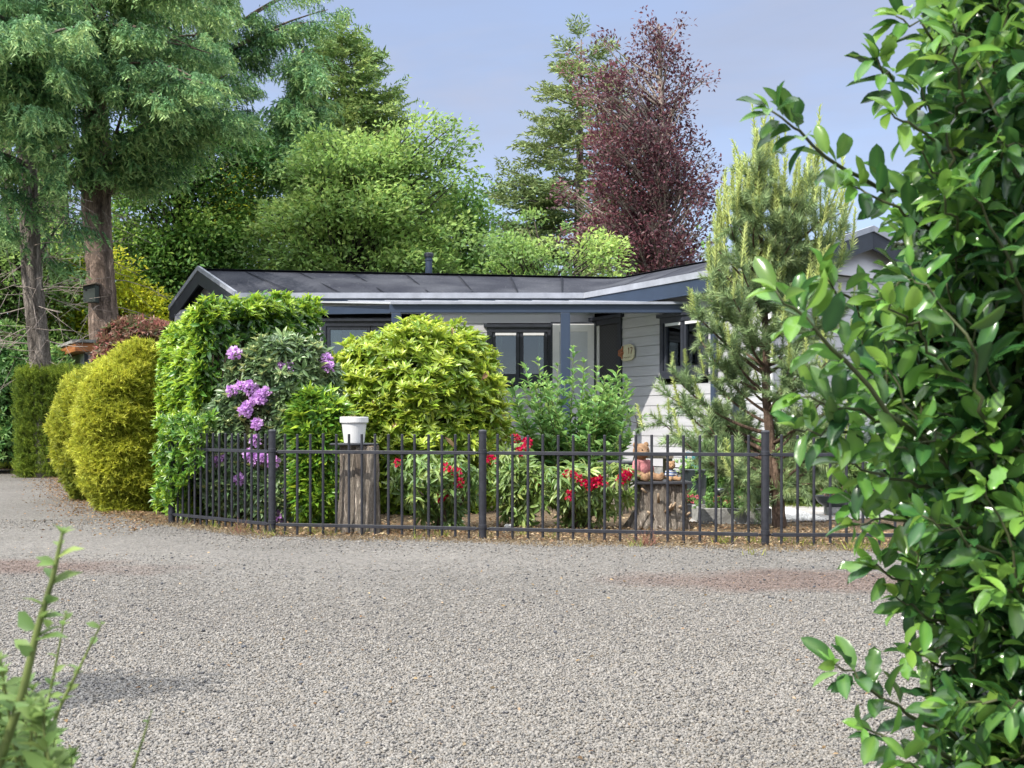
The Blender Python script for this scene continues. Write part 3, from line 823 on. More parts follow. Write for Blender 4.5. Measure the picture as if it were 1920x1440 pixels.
# ------------------------------------------------------------------ veranda
ver = thing('veranda', 'blue-grey aluminium veranda with flat sheet roof along the house wall', 'veranda', (0, 0, 0))
YV = 15.5; xL, xR = GX(735, YV), 2.42
mb = MB(); mb.box(((xL - .03 + xR) / 2, YV, 2.457), (xR - xL + .03, .10, .115)); mb.build('beam', M['bluegrey'], ver, bevel=.004)
mb = MB(); mb.slab([(xL, YV + .051, 2.40), (xL, YV + .051, 2.515), (-3.05, 17.2, 2.66), (-3.05, 17.2, 2.54)], (.09, 0, 0)); mb.build('side_beam', M['bluegrey'], ver, bevel=.003)
for ui in (743.5, 1060):
    x = GX(ui, YV)
    mb = MB(); mb.box((x, YV + .005, 1.2), (.13, .11, 2.4 - .002)); mb.build('post', M['bluegrey'], ver, bevel=.006)
mb = MB(); mb.slab([(xL, YV - .07, 2.535), (xR, YV - .07, 2.535), (1.50, 17.12, 2.735), (-3.05, 17.12, 2.735)], (0, 0, -.018)); mb.build('roof_sheet', M['poly'], ver)
for k in range(1, 8):
    x0 = xL + (xR - .06 - xL) * k / 8; x1 = -3.05 + (1.45 + 3.05) * k / 8
    mb = MB(); mb.slab([(x0 - .02, YV - .068, 2.537), (x0 + .02, YV - .068, 2.537), (x1 + .02, 17.1, 2.737), (x1 - .02, 17.1, 2.737)], (0, 0, .014)); mb.build('glazing_bar', M['trim'], ver)
mb = MB(); mb.box(((xL + xR) / 2, YV - .085, 2.53), (xR - xL + .02, .028, .034)); mb.build('gutter', M['trim'], ver)

# ------------------------------------------------------------------ shed on the left
shed = thing('garden_shed', 'small white shed with orange wooden roof edge behind the golden yew', 'shed', (0, 0, 0))
C = np.array((GX(141, 19), 19.)); e1 = nrm(np.array((-1.27, 2.2))); e2 = nrm(np.array((.95, .42)))
z = 2.26
mb = MB(); q = [C, C + e2 * 2.6, C + e2 * 2.6 + e1 * 2.6, C + e1 * 2.6]
mb.slab([(*p, z - .17) for p in q], (0, 0, .15)); mb.build('roof_edge', M['orangewood'], shed, bevel=.005)
mb = MB(); qq = [C - e1 * .03 - e2 * .03, C + e2 * 2.65 - e1 * .03, C + e2 * 2.65 + e1 * 2.65, C + e1 * 2.65 - e2 * .03]
mb.slab([(*p, z - .019) for p in qq], (0, 0, .05)); mb.build('roof', M['concrete'], shed)
mb = MB(); i = .22; q = [C + (e1 + e2) * i, C + e2 * 2.4 + e1 * i, C + e2 * 2.4 + e1 * 2.4, C + e1 * 2.4 + e2 * i]
mb.slab([(*p, 0) for p in q], (0, 0, z - .171)); mb.build('wall', M['white'], shed)
mb = MB()
for k in range(1, 14): mb.slab([(*(C + e1 * (i - .01) + e2 * i), k * .15), (*(C + e1 * (i - .01) + e2 * 2.38), k * .15), (*(C + e1 * (i - .01) + e2 * 2.38), k * .15 + .008), (*(C + e1 * (i - .01) + e2 * i), k * .15 + .008)], (0, .008, 0))
mb.build('board_joint', M['trim'], shed)
mb = MB(); mb.box((*(C + (e1 + e2) * (i - .012)), 1.04), (.06, .06, 2.06), .3); mb.build('corner_post', M['anthracite'], shed)

# ------------------------------------------------------------------ vegetation
M['laurel'] = leafmat('laurel_leaf', (0.028, 0.07, 0.02), (0.09, 0.205, 0.03), (0.37, 0.52, 0.06), .30, .22, .5)
M['yew'] = leafmat('golden_yew_needles', (0.11, 0.15, 0.022), (0.33, 0.36, 0.045), (0.52, 0.54, 0.08), .55, .22, .3)
M['thuja'] = leafmat('thuja_scales', (0.04, 0.072, 0.016), (0.112, 0.176, 0.024), (0.272, 0.352, 0.048), .6, .2, .25)
M['photinia'] = leafmat('photinia_leaf', (0.078, 0.117, 0.039), (0.208, 0.1105, 0.078), (0.39, 0.156, 0.13), .4, .2, .4)
M['rhodo'] = leafmat('rhododendron_leaf', (0.06, 0.11, 0.05), (0.18, 0.27, 0.11), (0.42, 0.46, 0.18), .34, .16, .5)
M['rhodo_light'] = leafmat('young_rhododendron_leaf', (0.07, 0.14, 0.035), (0.17, 0.26, 0.07), (0.31, 0.38, 0.12), .36, .22, .45)
M['aucuba'] = leafmat('spotted_laurel_leaf', (0.05, 0.115, 0.022), (0.19, 0.3, 0.035), (0.42, 0.5, 0.075), .32, .22, .5, speck=((.36, .42, .10), 60))
M['shrub'] = leafmat('shrub_leaf', (0.056, 0.136, 0.04), (0.136, 0.272, 0.08), (0.304, 0.448, 0.128), .45, .25, .35)
M['oldleaf'] = leafmat('brown_leaf', (.10, .06, .03), (.26, .17, .09), (.40, .32, .20), .7, .15, .2)
M['beech'] = leafmat('beech_leaf', (0.05, 0.13, 0.035), (0.14, 0.27, 0.06), (0.3, 0.44, 0.1), .5, .30, .3)
M['maple'] = leafmat('yellow_green_leaf', (0.2, 0.28, 0.03), (0.46, 0.5, 0.04), (0.62, 0.6, 0.08), .5, .35, .3)
M['ash'] = leafmat('fresh_green_leaf', (0.1, 0.18, 0.055), (0.215, 0.34, 0.09), (0.37, 0.48, 0.14), .5, .30, .3)
M['plum'] = leafmat('copper_plum_leaf', (0.048, 0.021, 0.026), (0.112, 0.042, 0.052), (0.21, 0.088, 0.095), .45, .22, .4)
M['cedar'] = leafmat('weeping_conifer_needles', (0.05, 0.12, 0.055), (0.135, 0.27, 0.105), (0.34, 0.47, 0.18), .55, .15, .25)
M['spruce'] = leafmat('spruce_needles', (0.06, 0.13, 0.05), (0.17, 0.27, 0.085), (0.33, 0.4, 0.12), .6, .12, .2)
M['fir'] = leafmat('olive_fir_needles', (0.045, 0.08, 0.035), (0.125, 0.185, 0.07), (0.25, 0.3, 0.12), .6, .12, .2)
M['pine'] = leafmat('pine_needles', (0.09, 0.15, 0.07), (0.22, 0.31, 0.14), (0.36, 0.43, 0.2), .5, .12, .3)
M['candle'] = leafmat('pine_candles', (0.2, 0.26, 0.08), (0.36, 0.43, 0.14), (0.5, 0.56, 0.22), .55, .15, .3)
M['holly'] = leafmat('holly_leaf', (0.011, 0.036, 0.019), (0.048, 0.128, 0.034), (0.155, 0.3, 0.055), .24, .25, .55)
M['privet'] = leafmat('small_shrub_leaf', (0.05, 0.1, 0.035), (0.12, 0.2, 0.06), (0.22, 0.3, 0.09), .5, .3, .3)
M['purple'] = leafmat('purple_petal', (.42, .20, .48), (.60, .36, .66), (.74, .56, .78), .55, .3, .2)
M['redpetal'] = leafmat('red_petal', (.22, .004, .02), (.42, .010, .04), (.58, .05, .10), .5, .25, .2)
M['pinkpetal'] = leafmat('pink_petal', (.50, .05, .10), (.66, .12, .18), (.75, .28, .30), .5, .25, .2)
M['weed'] = leafmat('weed_blade', (.08, .13, .02), (.20, .24, .05), (.36, .34, .10), .6, .25, .2)
M['straw'] = leafmat('dry_straw', (0.11, 0.08, 0.05), (0.22, 0.17, 0.105), (0.32, 0.26, 0.17), .8, .2, .15)

class Prof:
    """outline of a plant: rows (v, uL, uR) read at depth Y become height, centre and half-width in metres"""
    def __init__(self, Y, rows, ratio=.8, yoff=0):
        r = sorted([(GZ(v, Y), GX((a + b) / 2, Y), (b - a) / 2 * Y / F) for v, a, b in rows])
        self.z, self.c, self.r = map(np.array, zip(*r)); self.Y, self.ratio, self.yoff = Y, ratio, yoff
        zz = np.linspace(self.z[0], self.z[-1], 200); w = np.interp(zz, self.z, self.r) + .02
        self.zz, self.cdf1, self.cdf2 = zz, np.cumsum(w) / w.sum(), np.cumsum(w * w) / (w * w).sum()
    def at(self, z):
        return np.interp(z, self.z, self.c), np.interp(z, self.z, self.r)
    def surface(self, rng, n, lo=.86, hi=1.02, lump=.06, lf=4, front=0.0):
        z = np.interp(rng.uniform(size=n), self.cdf1, self.zz)
        c, r = self.at(z)
        dr = (np.interp(z + .04, self.z, self.r) - np.interp(z - .04, self.z, self.r)) / .08
        a = rng.uniform(0, 2 * math.pi, n)
        if front: a = np.where((np.sin(a) > .2) & (rng.uniform(size=n) < front), -a, a)
        k = rng.uniform(lo, hi, n)
        nz = nrm(np.stack([np.cos(a), np.sin(a) / self.ratio, -np.clip(dr, -3, 3)], 1))
        p = np.stack([c + r * k * np.cos(a), np.full(n, self.Y + self.yoff) + r * k * self.ratio * np.sin(a), z], 1)
        top = z > self.z[-1] - .02
        p = p + nz * (sn(p, 3, lf) * lump)[:, None]
        return p, nz
    def volume(self, rng, n, pw=.4):
        z = np.interp(rng.uniform(size=n), self.cdf2, self.zz); c, r = self.at(z)
        a = rng.uniform(0, 2 * math.pi, n); k = rng.uniform(size=n) ** pw
        return np.stack([c + r * k * np.cos(a), self.Y + self.yoff + r * k * self.ratio * np.sin(a), z], 1)
    def core(self, s=.84, n=28, zt=.93):
        mb = MB(); vs, fs = [], []
        zs = np.linspace(self.z[0], self.z[0] + (self.z[-1] - self.z[0]) * zt, 16)
        for z in zs:
            c, r = self.at(z)
            for k in range(n):
                a = 2 * math.pi * k / n
                q = np.array((c + r * s * math.cos(a), self.Y + self.yoff + r * s * self.ratio * math.sin(a), z))
                vs.append(q * (1, 1, 1) + (0, 0, .0))
        for i in range(15):
            for k in range(n): fs.append((i * n + k, i * n + (k + 1) % n, (i + 1) * n + (k + 1) % n, (i + 1) * n + k))
        fs.append(tuple(range(n))[::-1]); fs.append(tuple(range(15 * n, 16 * n)))
        mb.add(vs, fs); return mb

rng = np.random.default_rng(21)
NEEDLE_SPRAY = []
for q in range(5):
    ps = []
    for k in range(11):
        y = k / 11; s = 1 if k % 2 else -1
        ps.append(place(BLADE, (0, y * .7, 0), (s * rng.uniform(.5, .9), .8, rng.normal() * .3), rv(rng, 1)[0] * .5 + (0, 0, 1), np.array((.11, rng.uniform(.35, .5), 1)), .25 * y + rng.normal() * .06 - .1))
    NEEDLE_SPRAY.append(merge(ps))
ROS = [rosette(rng, 9, .30, .30) for _ in range(4)]           # rhododendron
ROSD = [rosette(rng, 8, -.45, .26) for _ in range(4)]         # drooping young leaves
ROSU = [rosette(rng, 7, .9, .28) for _ in range(4)]           # upright shoot
FRONDS = [frond(rng, 20, .45, .17, .06) for _ in range(4)]
HANG = [frond(rng, 16, .22, .15, .05, .1, .5) for _ in range(4)]

def split_put(L, tpls, p, ax, nz, sc, tint, rng):
    k = rng.integers(0, len(tpls), len(p))
    for i, t in enumerate(tpls):
        m = k == i
        L.put(t, p[m], np.broadcast_to(ax, p.shape)[m], np.broadcast_to(nz, p.shape)[m], np.asarray(sc)[m] if np.ndim(sc) else sc, np.asarray(tint)[m] if np.ndim(tint) else tint)

def blossom(parent, c, r, m, rng, n=80, label=None):
    """truss of funnel flowers"""
    L = Leaves(); d = nrm(rv(rng, n) + (0, -.5, .3)); p = np.asarray(c) + d * r * rng.uniform(.35, .62, (n, 1))
    L.put(LEAF, p, d + rv(rng, n) * .4, rv(rng, n), np.stack([np.full(n, r * .42), r * rng.uniform(.38, .58, n), np.full(n, r * .5)], 1), rng.uniform(.1, .95, n))
    o = L.build('flower_cluster', m, parent)
    if label: o['label'] = label
    return o

# golden yews
def yew(label, Y, rows, n, ratio, tb=0.0):
    pf = Prof(Y, rows, ratio)
    t = thing('golden_yew', label, 'yew bush', (0, 0, 0), group='clipped golden yews')
    L = Leaves(); p, nz = pf.surface(rng, n, .90, 1.01, .03, 5, front=.5)
    fine = sn(p * (1, 1, 1.7), 14, 13); p = p + nz * (fine * .055)[:, None]
    d = nz + rv(rng, n) * .55 + (0, 0, .25)
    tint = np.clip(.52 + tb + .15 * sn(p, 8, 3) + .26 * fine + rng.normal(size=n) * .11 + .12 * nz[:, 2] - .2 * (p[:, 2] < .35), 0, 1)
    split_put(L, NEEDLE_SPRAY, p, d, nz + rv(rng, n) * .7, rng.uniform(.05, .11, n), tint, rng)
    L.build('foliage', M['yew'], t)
    pf.core(.90, zt=.96).build('inner_twigs', M['goldcore'], t, smooth=True)
    mb = MB(); c, r = pf.at(.1)
    for k in range(7): a = rng.uniform(0, 6.28); mb.tube([(c + r * .5 * math.cos(a), Y + r * .4 * math.sin(a), 0), (c + r * .7 * math.cos(a), Y + r * .6 * math.sin(a), .35)], [.02, .014], 6)
    mb.build('stem', M['twig'], t)
yew('big rounded golden yew closest to the tall laurel hedge', 11.3, [(642, 262, 284), (664, 234, 288), (703, 192, 290), (731, 168, 291), (770, 154, 292), (826, 151, 294), (882, 163, 297), (938, 184, 299), (962, 206, 297)], 15000, .9)
yew('greener golden yew bulging out behind the big yellow one', 12.9, [(652, 236, 275), (668, 212, 295), (706, 152, 300), (731, 129, 300), (776, 112, 298), (815, 107, 290), (871, 119, 290), (922, 144, 280), (935, 160, 265)], 11000, .95, -.12)

# thuja hedge blocks
def thuja(label, c, s, rz, n):
    t = thing('thuja_hedge', label, 'hedge', (0, 0, 0), group='clipped thuja hedge blocks')
    ca, sa = math.cos(rz), math.sin(rz); X, Yx = np.array((ca, sa, 0)), np.array((-sa, ca, 0))
    L = Leaves(); P_, N2 = [], []
    for nn, a, b, off in ((-Yx, X * s[0], (0, 0, s[2]), -Yx * s[1] / 2), (Yx, X * s[0], (0, 0, s[2]), Yx * s[1] / 2), (-X, Yx * s[1], (0, 0, s[2]), -X * s[0] / 2), (X, Yx * s[1], (0, 0, s[2]), X * s[0] / 2), (np.array((0, 0, 1.)), X * s[0], Yx * s[1], None)):
        m = int(n * (.34 if nn is not None and off is not None and np.dot(nn, (0, -1, 0)) > .5 else .2))
        u, v = rng.uniform(-.5, .5, m)[:, None], rng.uniform(-.5, .5, m)[:, None]
        if off is None: p = np.array((*c, s[2])) + u * a + v * b
        else: p = np.array((*c, s[2] / 2)) + off + u * a + v * np.array(b)
        P_.append(p + rv(rng, m) * .03); N2.append(np.broadcast_to(nn, (m, 3)))
    p, nz = np.concatenate(P_), np.concatenate(N2); n = len(p)
    p = p + nz * (sn(p, 5, 5) * .03)[:, None]
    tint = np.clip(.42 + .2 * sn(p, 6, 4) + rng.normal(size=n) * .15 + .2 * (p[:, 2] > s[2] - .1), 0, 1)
    split_put(L, FRONDS, p, nz * .7 + rv(rng, n) * .3 + (0, 0, .8), nz + rv(rng, n) * .8, rng.uniform(.08, .15, n), tint, rng)
    L.build('foliage', M['thuja'], t)
    mb = MB(); mb.box((*c, s[2] / 2 - .02), (s[0] - .06, s[1] - .06, s[2] - .06), rz); mb.build('inner_twigs', M['core'], t)
thuja('dark green clipped thuja hedge block left of the golden yews', (GX(97, 17.9), 18.3), (1.05, .9, 1.66), .10, 5200)
thuja('farther thuja hedge cut off by the left edge of the view', (GX(-60, 21), 21.4), (1.9, 1.0, 1.42), .05, 4200)
thuja('short thuja hedge rising between the shed and the golden yews', (GX(150, 20), 20.2), (1.4, .9, 1.75), .10, 3500)

# tall cherry laurel hedge
t = thing('laurel_hedge', 'tall clipped cherry laurel hedge with bright yellow-green new shoots', 'hedge')
A_, B_, C_, D_ = np.array((-3.36, 10.85)), np.array((-2.78, 10.05)), np.array((-2.02, 11.9)), np.array((-2.95, 12.5))
HL = 2.20
L = Leaves(); PP, NN = [], []
def face(a, b, n, z0=.05, z1=HL):
    d = b - a; o = nrm(np.array((d[1], -d[0])))
    u = rng.uniform(0, 1, n)[:, None]; z = rng.uniform(z0, z1, n)
    p = np.concatenate([a + d * u, z[:, None]], 1)
    PP.append(p); NN.append(np.broadcast_to((*o, 0.0), (n, 3)))
face(A_, B_, 6500); face(B_, C_, 5200); face(C_, D_, 3600); face(D_, A_, 2600)
u, v = rng.uniform(0, 1, (4200, 1)), rng.uniform(0, 1, (4200, 1))
q = (A_ * (1 - u) + B_ * u) * (1 - v) + (D_ * (1 - u) + C_ * u) * v
PP.append(np.concatenate([q, np.full((4200, 1), HL)], 1)); NN.append(np.broadcast_to((0, 0, 1.), (4200, 3)))
p, nz = np.concatenate(PP), np.concatenate(NN).copy(); n = len(p)
cen = np.array((-2.8, 11.3, 1.1))
edge = np.clip((p[:, 2] - (HL - .18)) / .18, 0, 1)
p = p + nz * (sn(p, 2, 3.2) * .09 + rng.uniform(-.16, .03, n))[:, None]
p[:, :2] += (cen[:2] - p[:, :2]) * (edge * (nz[:, 2] < .5) * .05)[:, None]
d = nz * .55 + rv(rng, n) * .48 + np.array((0, 0, .15)) - np.array((0, 0, .5)) * (nz[:, 2:3] < .5) * (rng.uniform(size=(n, 1)) < .6)
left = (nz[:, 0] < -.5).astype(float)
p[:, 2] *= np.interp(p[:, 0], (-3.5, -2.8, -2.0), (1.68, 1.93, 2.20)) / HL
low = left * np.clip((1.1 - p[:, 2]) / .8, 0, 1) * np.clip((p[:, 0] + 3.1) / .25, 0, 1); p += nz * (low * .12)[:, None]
tint = np.clip(.28 + .14 * sn(p, 9, 3) + .26 * left + .14 * (nz[:, 2] > .5) + rng.normal(size=n) * .12, 0, .75)  # left face and top tinted lighter: sunlight put into the leaf colour
len_ = rng.uniform(.065, .12, n)
L.put(LEAF, p, d, nz + rv(rng, n) * .5 + (-.1, -.15, .4), np.stack([len_ * .37, len_, len_], 1), tint)
# young shoots on the top and on the street face
def shoots(sel, n, tl, th):
    idx = rng.choice(np.flatnonzero(sel), n)
    pp = p[idx] + nz[idx] * .04; ax = nz[idx] * .75 + np.array((0, 0, .75)) + rv(rng, n) * .28
    split_put(L, ROSU, pp, ax, rv(rng, n), rng.uniform(.065, .11, n), rng.uniform(tl, th, n), rng)
shoots(nz[:, 2] > .5, 1500, .72, 1.0); shoots((left > 0), 2400, .62, 1.0); shoots((edge > .15) & (nz[:, 2] < .5), 520, .7, 1.0); shoots((left == 0) & (nz[:, 2] < .5), 300, .5, .85)
# sprays hanging over the end of the fence
n = 380; a_ = rng.uniform(-.10, .36, n) ; q = np.stack([-2.99 + 1.09 * a_, 9.84 - .97 * a_, rng.uniform(.12, .95, n)], 1); k = q[:, 2] > .10 + a_ * 1.3; q = q[k]; n = len(q)
q[:, :2] += np.array((-.66, -.75)) * rng.uniform(-.10, .10, (n, 1)); split_put(L, ROSU, q, rv(rng, n) * .5 + (-.5, -.5, .5), rv(rng, n), rng.uniform(.06, .095, n), rng.uniform(.25, .72, n), rng)
L.build('foliage', M['laurel'], t)
mb = MB(); i = .16
mb.slab([(*(cen[:2] + (x - cen[:2]) * .84), 0) for x in (A_, B_, C_, D_)], (0, 0, HL - .50)); mb.build('inner_twigs', M['core'], t)
mb = MB()
for k in range(26):
    b = B_ + (C_ - B_) * rng.uniform() + (D_ - C_) * .06; mb.tube([(*b, 0), (*(b + rng.normal(size=2) * .05), .7), (*(b + rng.normal(size=2) * .12 + (0, -.1)), 1.5)], [.022, .016, .008], 6)
mb.build('stem', M['twig'], t)

# photinia behind the yews
def shrub(name, label, cat, Y, rows, ratio, n, tpls, mt, size, tint0=.45, tvar=.2, core=.82, up=.2, depth=(.7, 1.04), lump=.08, lf=4, group=None, coremat='core', out=.6, stems=8, front=.4, wn=.5):
    pf = Prof(Y, rows, ratio)
    t = thing(name, label, cat, (0, 0, 0), group=group)
    p, nz = pf.surface(rng, n, depth[0], depth[1], lump, lf, front=front)
    L = Leaves()
    d = nz * out + rv(rng, n) * .5 + np.array((0, 0, up))
    tint = np.clip(tint0 + tvar * .6 * sn(p, 4, lf) + rng.normal(size=n) * tvar * .7, 0, 1)
    split_put(L, tpls, p, d, nz * .6 + rv(rng, n) * wn + (-.12, -.16, .5), rng.uniform(size[0], size[1], n), tint, rng)
    if core: pf.core(core, zt=.9).build('inner_twigs', M[coremat], t, smooth=True)
    mb = MB()
    for k in range(stems):
        a = rng.uniform(0, 6.28); c, r = pf.at(pf.z[0] + .1); c2, r2 = pf.at((pf.z[0] + pf.z[-1]) * .6)
        mb.tube([(c + .3 * r * math.cos(a), Y + .3 * r * math.sin(a), 0), (c + .5 * r * math.cos(a), Y + .4 * r * math.sin(a), pf.z[-1] * .3), (c2 + .8 * r2 * math.cos(a), Y + .7 * r2 * math.sin(a) * ratio, pf.z[-1] * .62)], [.018, .013, .006], 6)
    if stems: mb.build('stem', M['twig'], t, smooth=True)
    return t, L, pf, p, nz

def leafy(w):     # one leaf as a template with its own width
    V, T, A = LEAF; return (V * (w, 1, 1), T, A)

t, L, pf, p, nz = shrub('photinia_bush', 'reddish photinia bush rising behind the golden yew under the big trunk', 'bush', 15.5, [(600, 262, 300), (615, 228, 325), (635, 196, 330), (655, 180, 330), (690, 180, 330), (860, 185, 330)], .8, 3800, ROSU, M['photinia'], (.07, .13), .45, .35, .85)
L.build('foliage', M['photinia'], t)

# purple rhododendron
RH = [(646, 505, 570), (662, 440, 606), (690, 425, 640), (730, 415, 640), (800, 395, 612), (850, 385, 600), (900, 400, 598), (950, 420, 590), (975, 440, 575)]
t, L, pf, p, nz = shrub('rhododendron', 'large rhododendron with lilac flower heads in front of the laurel hedge', 'rhododendron', 9.95, RH, .50, 2600, ROS, M['rhodo'], (.075, .125), .38, .22, .80, .35, depth=(.78, 1.05), lump=.12)
idx = rng.choice(len(p), 260); split_put(L, ROSU, p[idx] + nz[idx] * .04, nz[idx] * .3 + np.array((0, 0, 1.)), rv(rng, 260), rng.uniform(.05, .09, 260), rng.uniform(.75, 1, 260), rng)
L.build('foliage', M['rhodo'], t)
def front_of(pf, u, v):
    """where a line of sight first meets a plant's outline"""
    for Y in np.arange(pf.Y - 1.6, pf.Y + .4, .03):
        q = P(u, v, Y); c, r = pf.at(q[2])
        if ((q[0] - c) / max(r, .01)) ** 2 + ((q[1] - pf.Y - pf.yoff) / max(r * pf.ratio, .01)) ** 2 < .95: return q - (0, .02, 0)
    return P(u, v, pf.Y - .3)
for u, v in ((443, 665), (527, 690), (545, 692), (617, 688), (613, 676), (438, 734), (455, 724), (472, 727), (490, 740), (501, 735), (468, 762), (480, 750), (491, 748), (463, 771), (484, 795), (481, 826), (470, 852), (482, 862), (496, 858), (514, 865), (413, 862), (452, 898), (538, 922), (522, 966), (565, 955)):
    blossom(t, front_of(pf, u, v) + (0, -.03, 0), rng.uniform(.055, .078), M['purple'], rng)

# bright narrow young laurel beside it
t, L, pf, p, nz = shrub('young_laurel', 'bright green narrow-leaved young laurel between the rhododendron and the white pot', 'bush', 9.75, [(738, 570, 625), (770, 552, 655), (830, 560, 660), (900, 555, 650), (990, 580, 640)], .8, 1100, ROSU, M['laurel'], (.10, .17), .68, .22, .7, .6, lump=.1)
L.build('foliage', M['laurel'], t)

# spotted laurel
AU = [(612, 838, 860), (624, 765, 885), (634, 690, 892), (650, 650, 905), (690, 635, 922), (740, 628, 934), (800, 632, 938), (850, 645, 940), (900, 660, 935), (960, 690, 920), (985, 710, 900)]
t, L, pf, p, nz = shrub('spotted_laurel', 'big round yellow-green spotted laurel behind the white pot', 'bush', 11.2, AU, .9, 2700, ROS, M['aucuba'], (.085, .145), .55, .24, .80, .3, depth=(.76, 1.03), lump=.09, lf=5)
idx = rng.choice(len(p), 1150); k = idx[nz[idx][:, 2] > -.1]; split_put(L, ROSU, p[k] + nz[k] * .05, nz[k] * .6 + np.array((0, 0, .9)), rv(rng, len(k)), rng.uniform(.08, .13, len(k)), rng.uniform(.62, 1, len(k)), rng)
L.build('foliage', M['aucuba'], t)
L = Leaves(); k = rng.choice(len(p), 70); L.put(LEAF, p[k] + nz[k] * .06, rv(rng, 70) + (0, 0, -.5), rv(rng, 70) + nz[k], np.stack([np.full(70, .05), np.full(70, .13), np.full(70, .13)], 1), rng.uniform(0, 1, 70))
o = L.build('scorched_leaves', M['oldleaf'], t); o['label'] = 'browned scorched leaves'

# upright leafy shrub in front of the door
t = thing('upright_shrub', 'upright green leafy shrub with many thin stems in front of the open door', 'shrub')
L = Leaves(); mb = MB(); YS = 12.2
tips = [(1075, 652), (1010, 676), (985, 690), (1120, 690), (1160, 690), (960, 745), (1145, 715), (1185, 770), (945, 800), (1045, 685), (1095, 680), (1030, 720), (1175, 745), (1000, 740), (1130, 745), (1060, 720), (975, 770), (1100, 740), (1155, 760), (1020, 790), (1180, 815), (955, 830), (1050, 780), (1120, 800)]
for k in range(120):
    if k < len(tips): u, v = tips[k]; Yt = YS + rng.uniform(-.35, .35)
    else: u, v, Yt = rng.uniform(950, 1185), rng.uniform(700, 850), YS + rng.uniform(-.55, .5)
    tip = P(u, v, Yt); b = np.array((GX(1070, YS) + rng.normal() * .16, YS + rng.normal() * .15, 0)); 
    mid = b * .5 + tip * .5 + np.array(((tip[0] - b[0]) * .22, 0, .05)) + rng.normal(size=3) * .03
    s = np.linspace(0, 1, 12)[:, None]; pts = b * (1 - s) ** 2 + 2 * mid * s * (1 - s) + tip * s ** 2
    mb.tube(pts, np.linspace(.011, .003, 12), 6)
    n = 40; ss = np.sort(rng.uniform(.30, 1, n)) if k < len(tips) else np.sort(rng.uniform(.2, 1, n))
    q = np.stack([np.interp(ss, s[:, 0], pts[:, i]) for i in range(3)], 1)
    a = np.arange(n) * 1.57 + rng.normal(size=n) * .5
    d = np.stack([np.cos(a), np.sin(a), .45 + .5 * ss - .9 * rng.uniform(size=n) * (1 - ss)], 1)
    ln = rng.uniform(.10, .185, n) * (1 - .3 * ss)
    L.put(LEAF, q, d, np.array((0, 0, 1.)) + rv(rng, n) * .35, np.stack([ln * .36, ln, ln], 1), np.clip(.35 + .25 * ss + rng.normal(size=n) * .14, 0, 1))
    L.put(ROSU[k % 4], tip[None], (tip - mid)[None], rv(rng, 1), .06, .8)
L.build('foliage', M['shrub'], t); mb.build('stem', M['greentwig'], t, smooth=True)

# small loose twig plant before the wall
t = thing('small_twig', 'small dark leafy twig standing before the white wall', 'plant'); L = Leaves(); mb = MB()
b, q = P(1178, 900, 12.0), P(1195, 790, 12.0); mb.tube([b, (b + q) / 2 + (.03, 0, 0), q], [.008, .006, .004], 6)
for u, v in ((1182, 790), (1200, 798), (1206, 784), (1190, 775), (1196, 803)): e = P(u, v, 11.95); mb.tube([q - (0, 0, .02), e], .003, 5); L.put(LEAF, e[None].repeat(6, 0), rv(rng, 6) + (e - q) * 8, rv(rng, 6), (.03, .085, .08), .3)
L.build('foliage', M['rhodo'], t); mb.build('stem', M['twig'], t)

# red rhododendrons inside the fence
def red_rhodo(label, Y, rows, flowers, n):
    t, L, pf, p, nz = shrub('red_rhododendron', label, 'rhododendron', Y, rows, .8, n, ROSD, M['rhodo_light'], (.085, .14), .5, .26, 0, .8, depth=(.35, 1.05), lump=.1, lf=5, group='red rhododendrons behind the fence', stems=12)
    L.build('foliage', M['rhodo_light'], t)
    for u, v in flowers: blossom(t, front_of(pf, u, v) + (0, -.03, .0), rng.uniform(.042, .06), M['redpetal'], rng, 36)
red_rhodo('young rhododendron with few red flowers below the spotted laurel', 9.3, [(850, 800, 890), (875, 730, 905), (910, 722, 905), (950, 770, 895), (985, 830, 870)], [(746, 867), (826, 933), (831, 928), (862, 905), (857, 885), (835, 878)], 220)
red_rhodo('young rhododendron right of the middle fence post with one red head on top', 9.5, [(835, 940, 985), (865, 925, 1010), (900, 920, 1030), (950, 935, 1010), (985, 965, 1000)], [(966, 822), (985, 838), (975, 846), (988, 830), (920, 862), (1006, 902), (1014, 893)], 200)
red_rhodo('young rhododendron thick with red flowers left of the teddy bears', 9.4, [(870, 1010, 1185), (900, 985, 1190), (930, 995, 1180), (960, 1030, 1140), (985, 1060, 1120)], [(1063, 888), (1074, 890), (1083, 896), (1095, 906), (1107, 904), (1114, 903), (1124, 902), (1131, 908), (1067, 928), (1164, 898), (1168, 890), (1175, 893), (1178, 886), (1103, 912)], 230)

# ------------------------------------------------------------------ young pine
t = thing('young_pine', 'young pine with pale upright shoots and reddish stem behind the right fence post', 'pine tree')
YP = 9.42
trunk = np.array([P(1462, 1004, YP), P(1458, 930, YP), P(1447, 850, YP), P(1436, 740, YP + .05), P(1437, 650, YP + .05), P(1432, 560, YP + .1), P(1428, 450, YP + .1), P(1422, 340, YP + .1)])
trunk[0][2] = -.02
mb = MB(); s = np.linspace(0, 7, 40); tp = np.stack([np.interp(s, range(8), trunk[:, i]) for i in range(3)], 1)
mb.tube(tp, np.interp(s, range(8), [.064, .050, .040, .035, .030, .025, .018, .010]), 14, rough=.05, rng=rng); mb.build('trunk', M['bark_pine'], t, smooth=True)
ps = []
for k in range(110):
    a = rng.uniform(0, 6.28); y = k / 110
    ps.append(place(BLADE, (0, y, 0), (math.cos(a), .75 + .5 * y, math.sin(a)), rv(rng, 1)[0], np.array((.034, rng.uniform(.28, .42), 1)), rng.normal() * .12 + .15 * y))
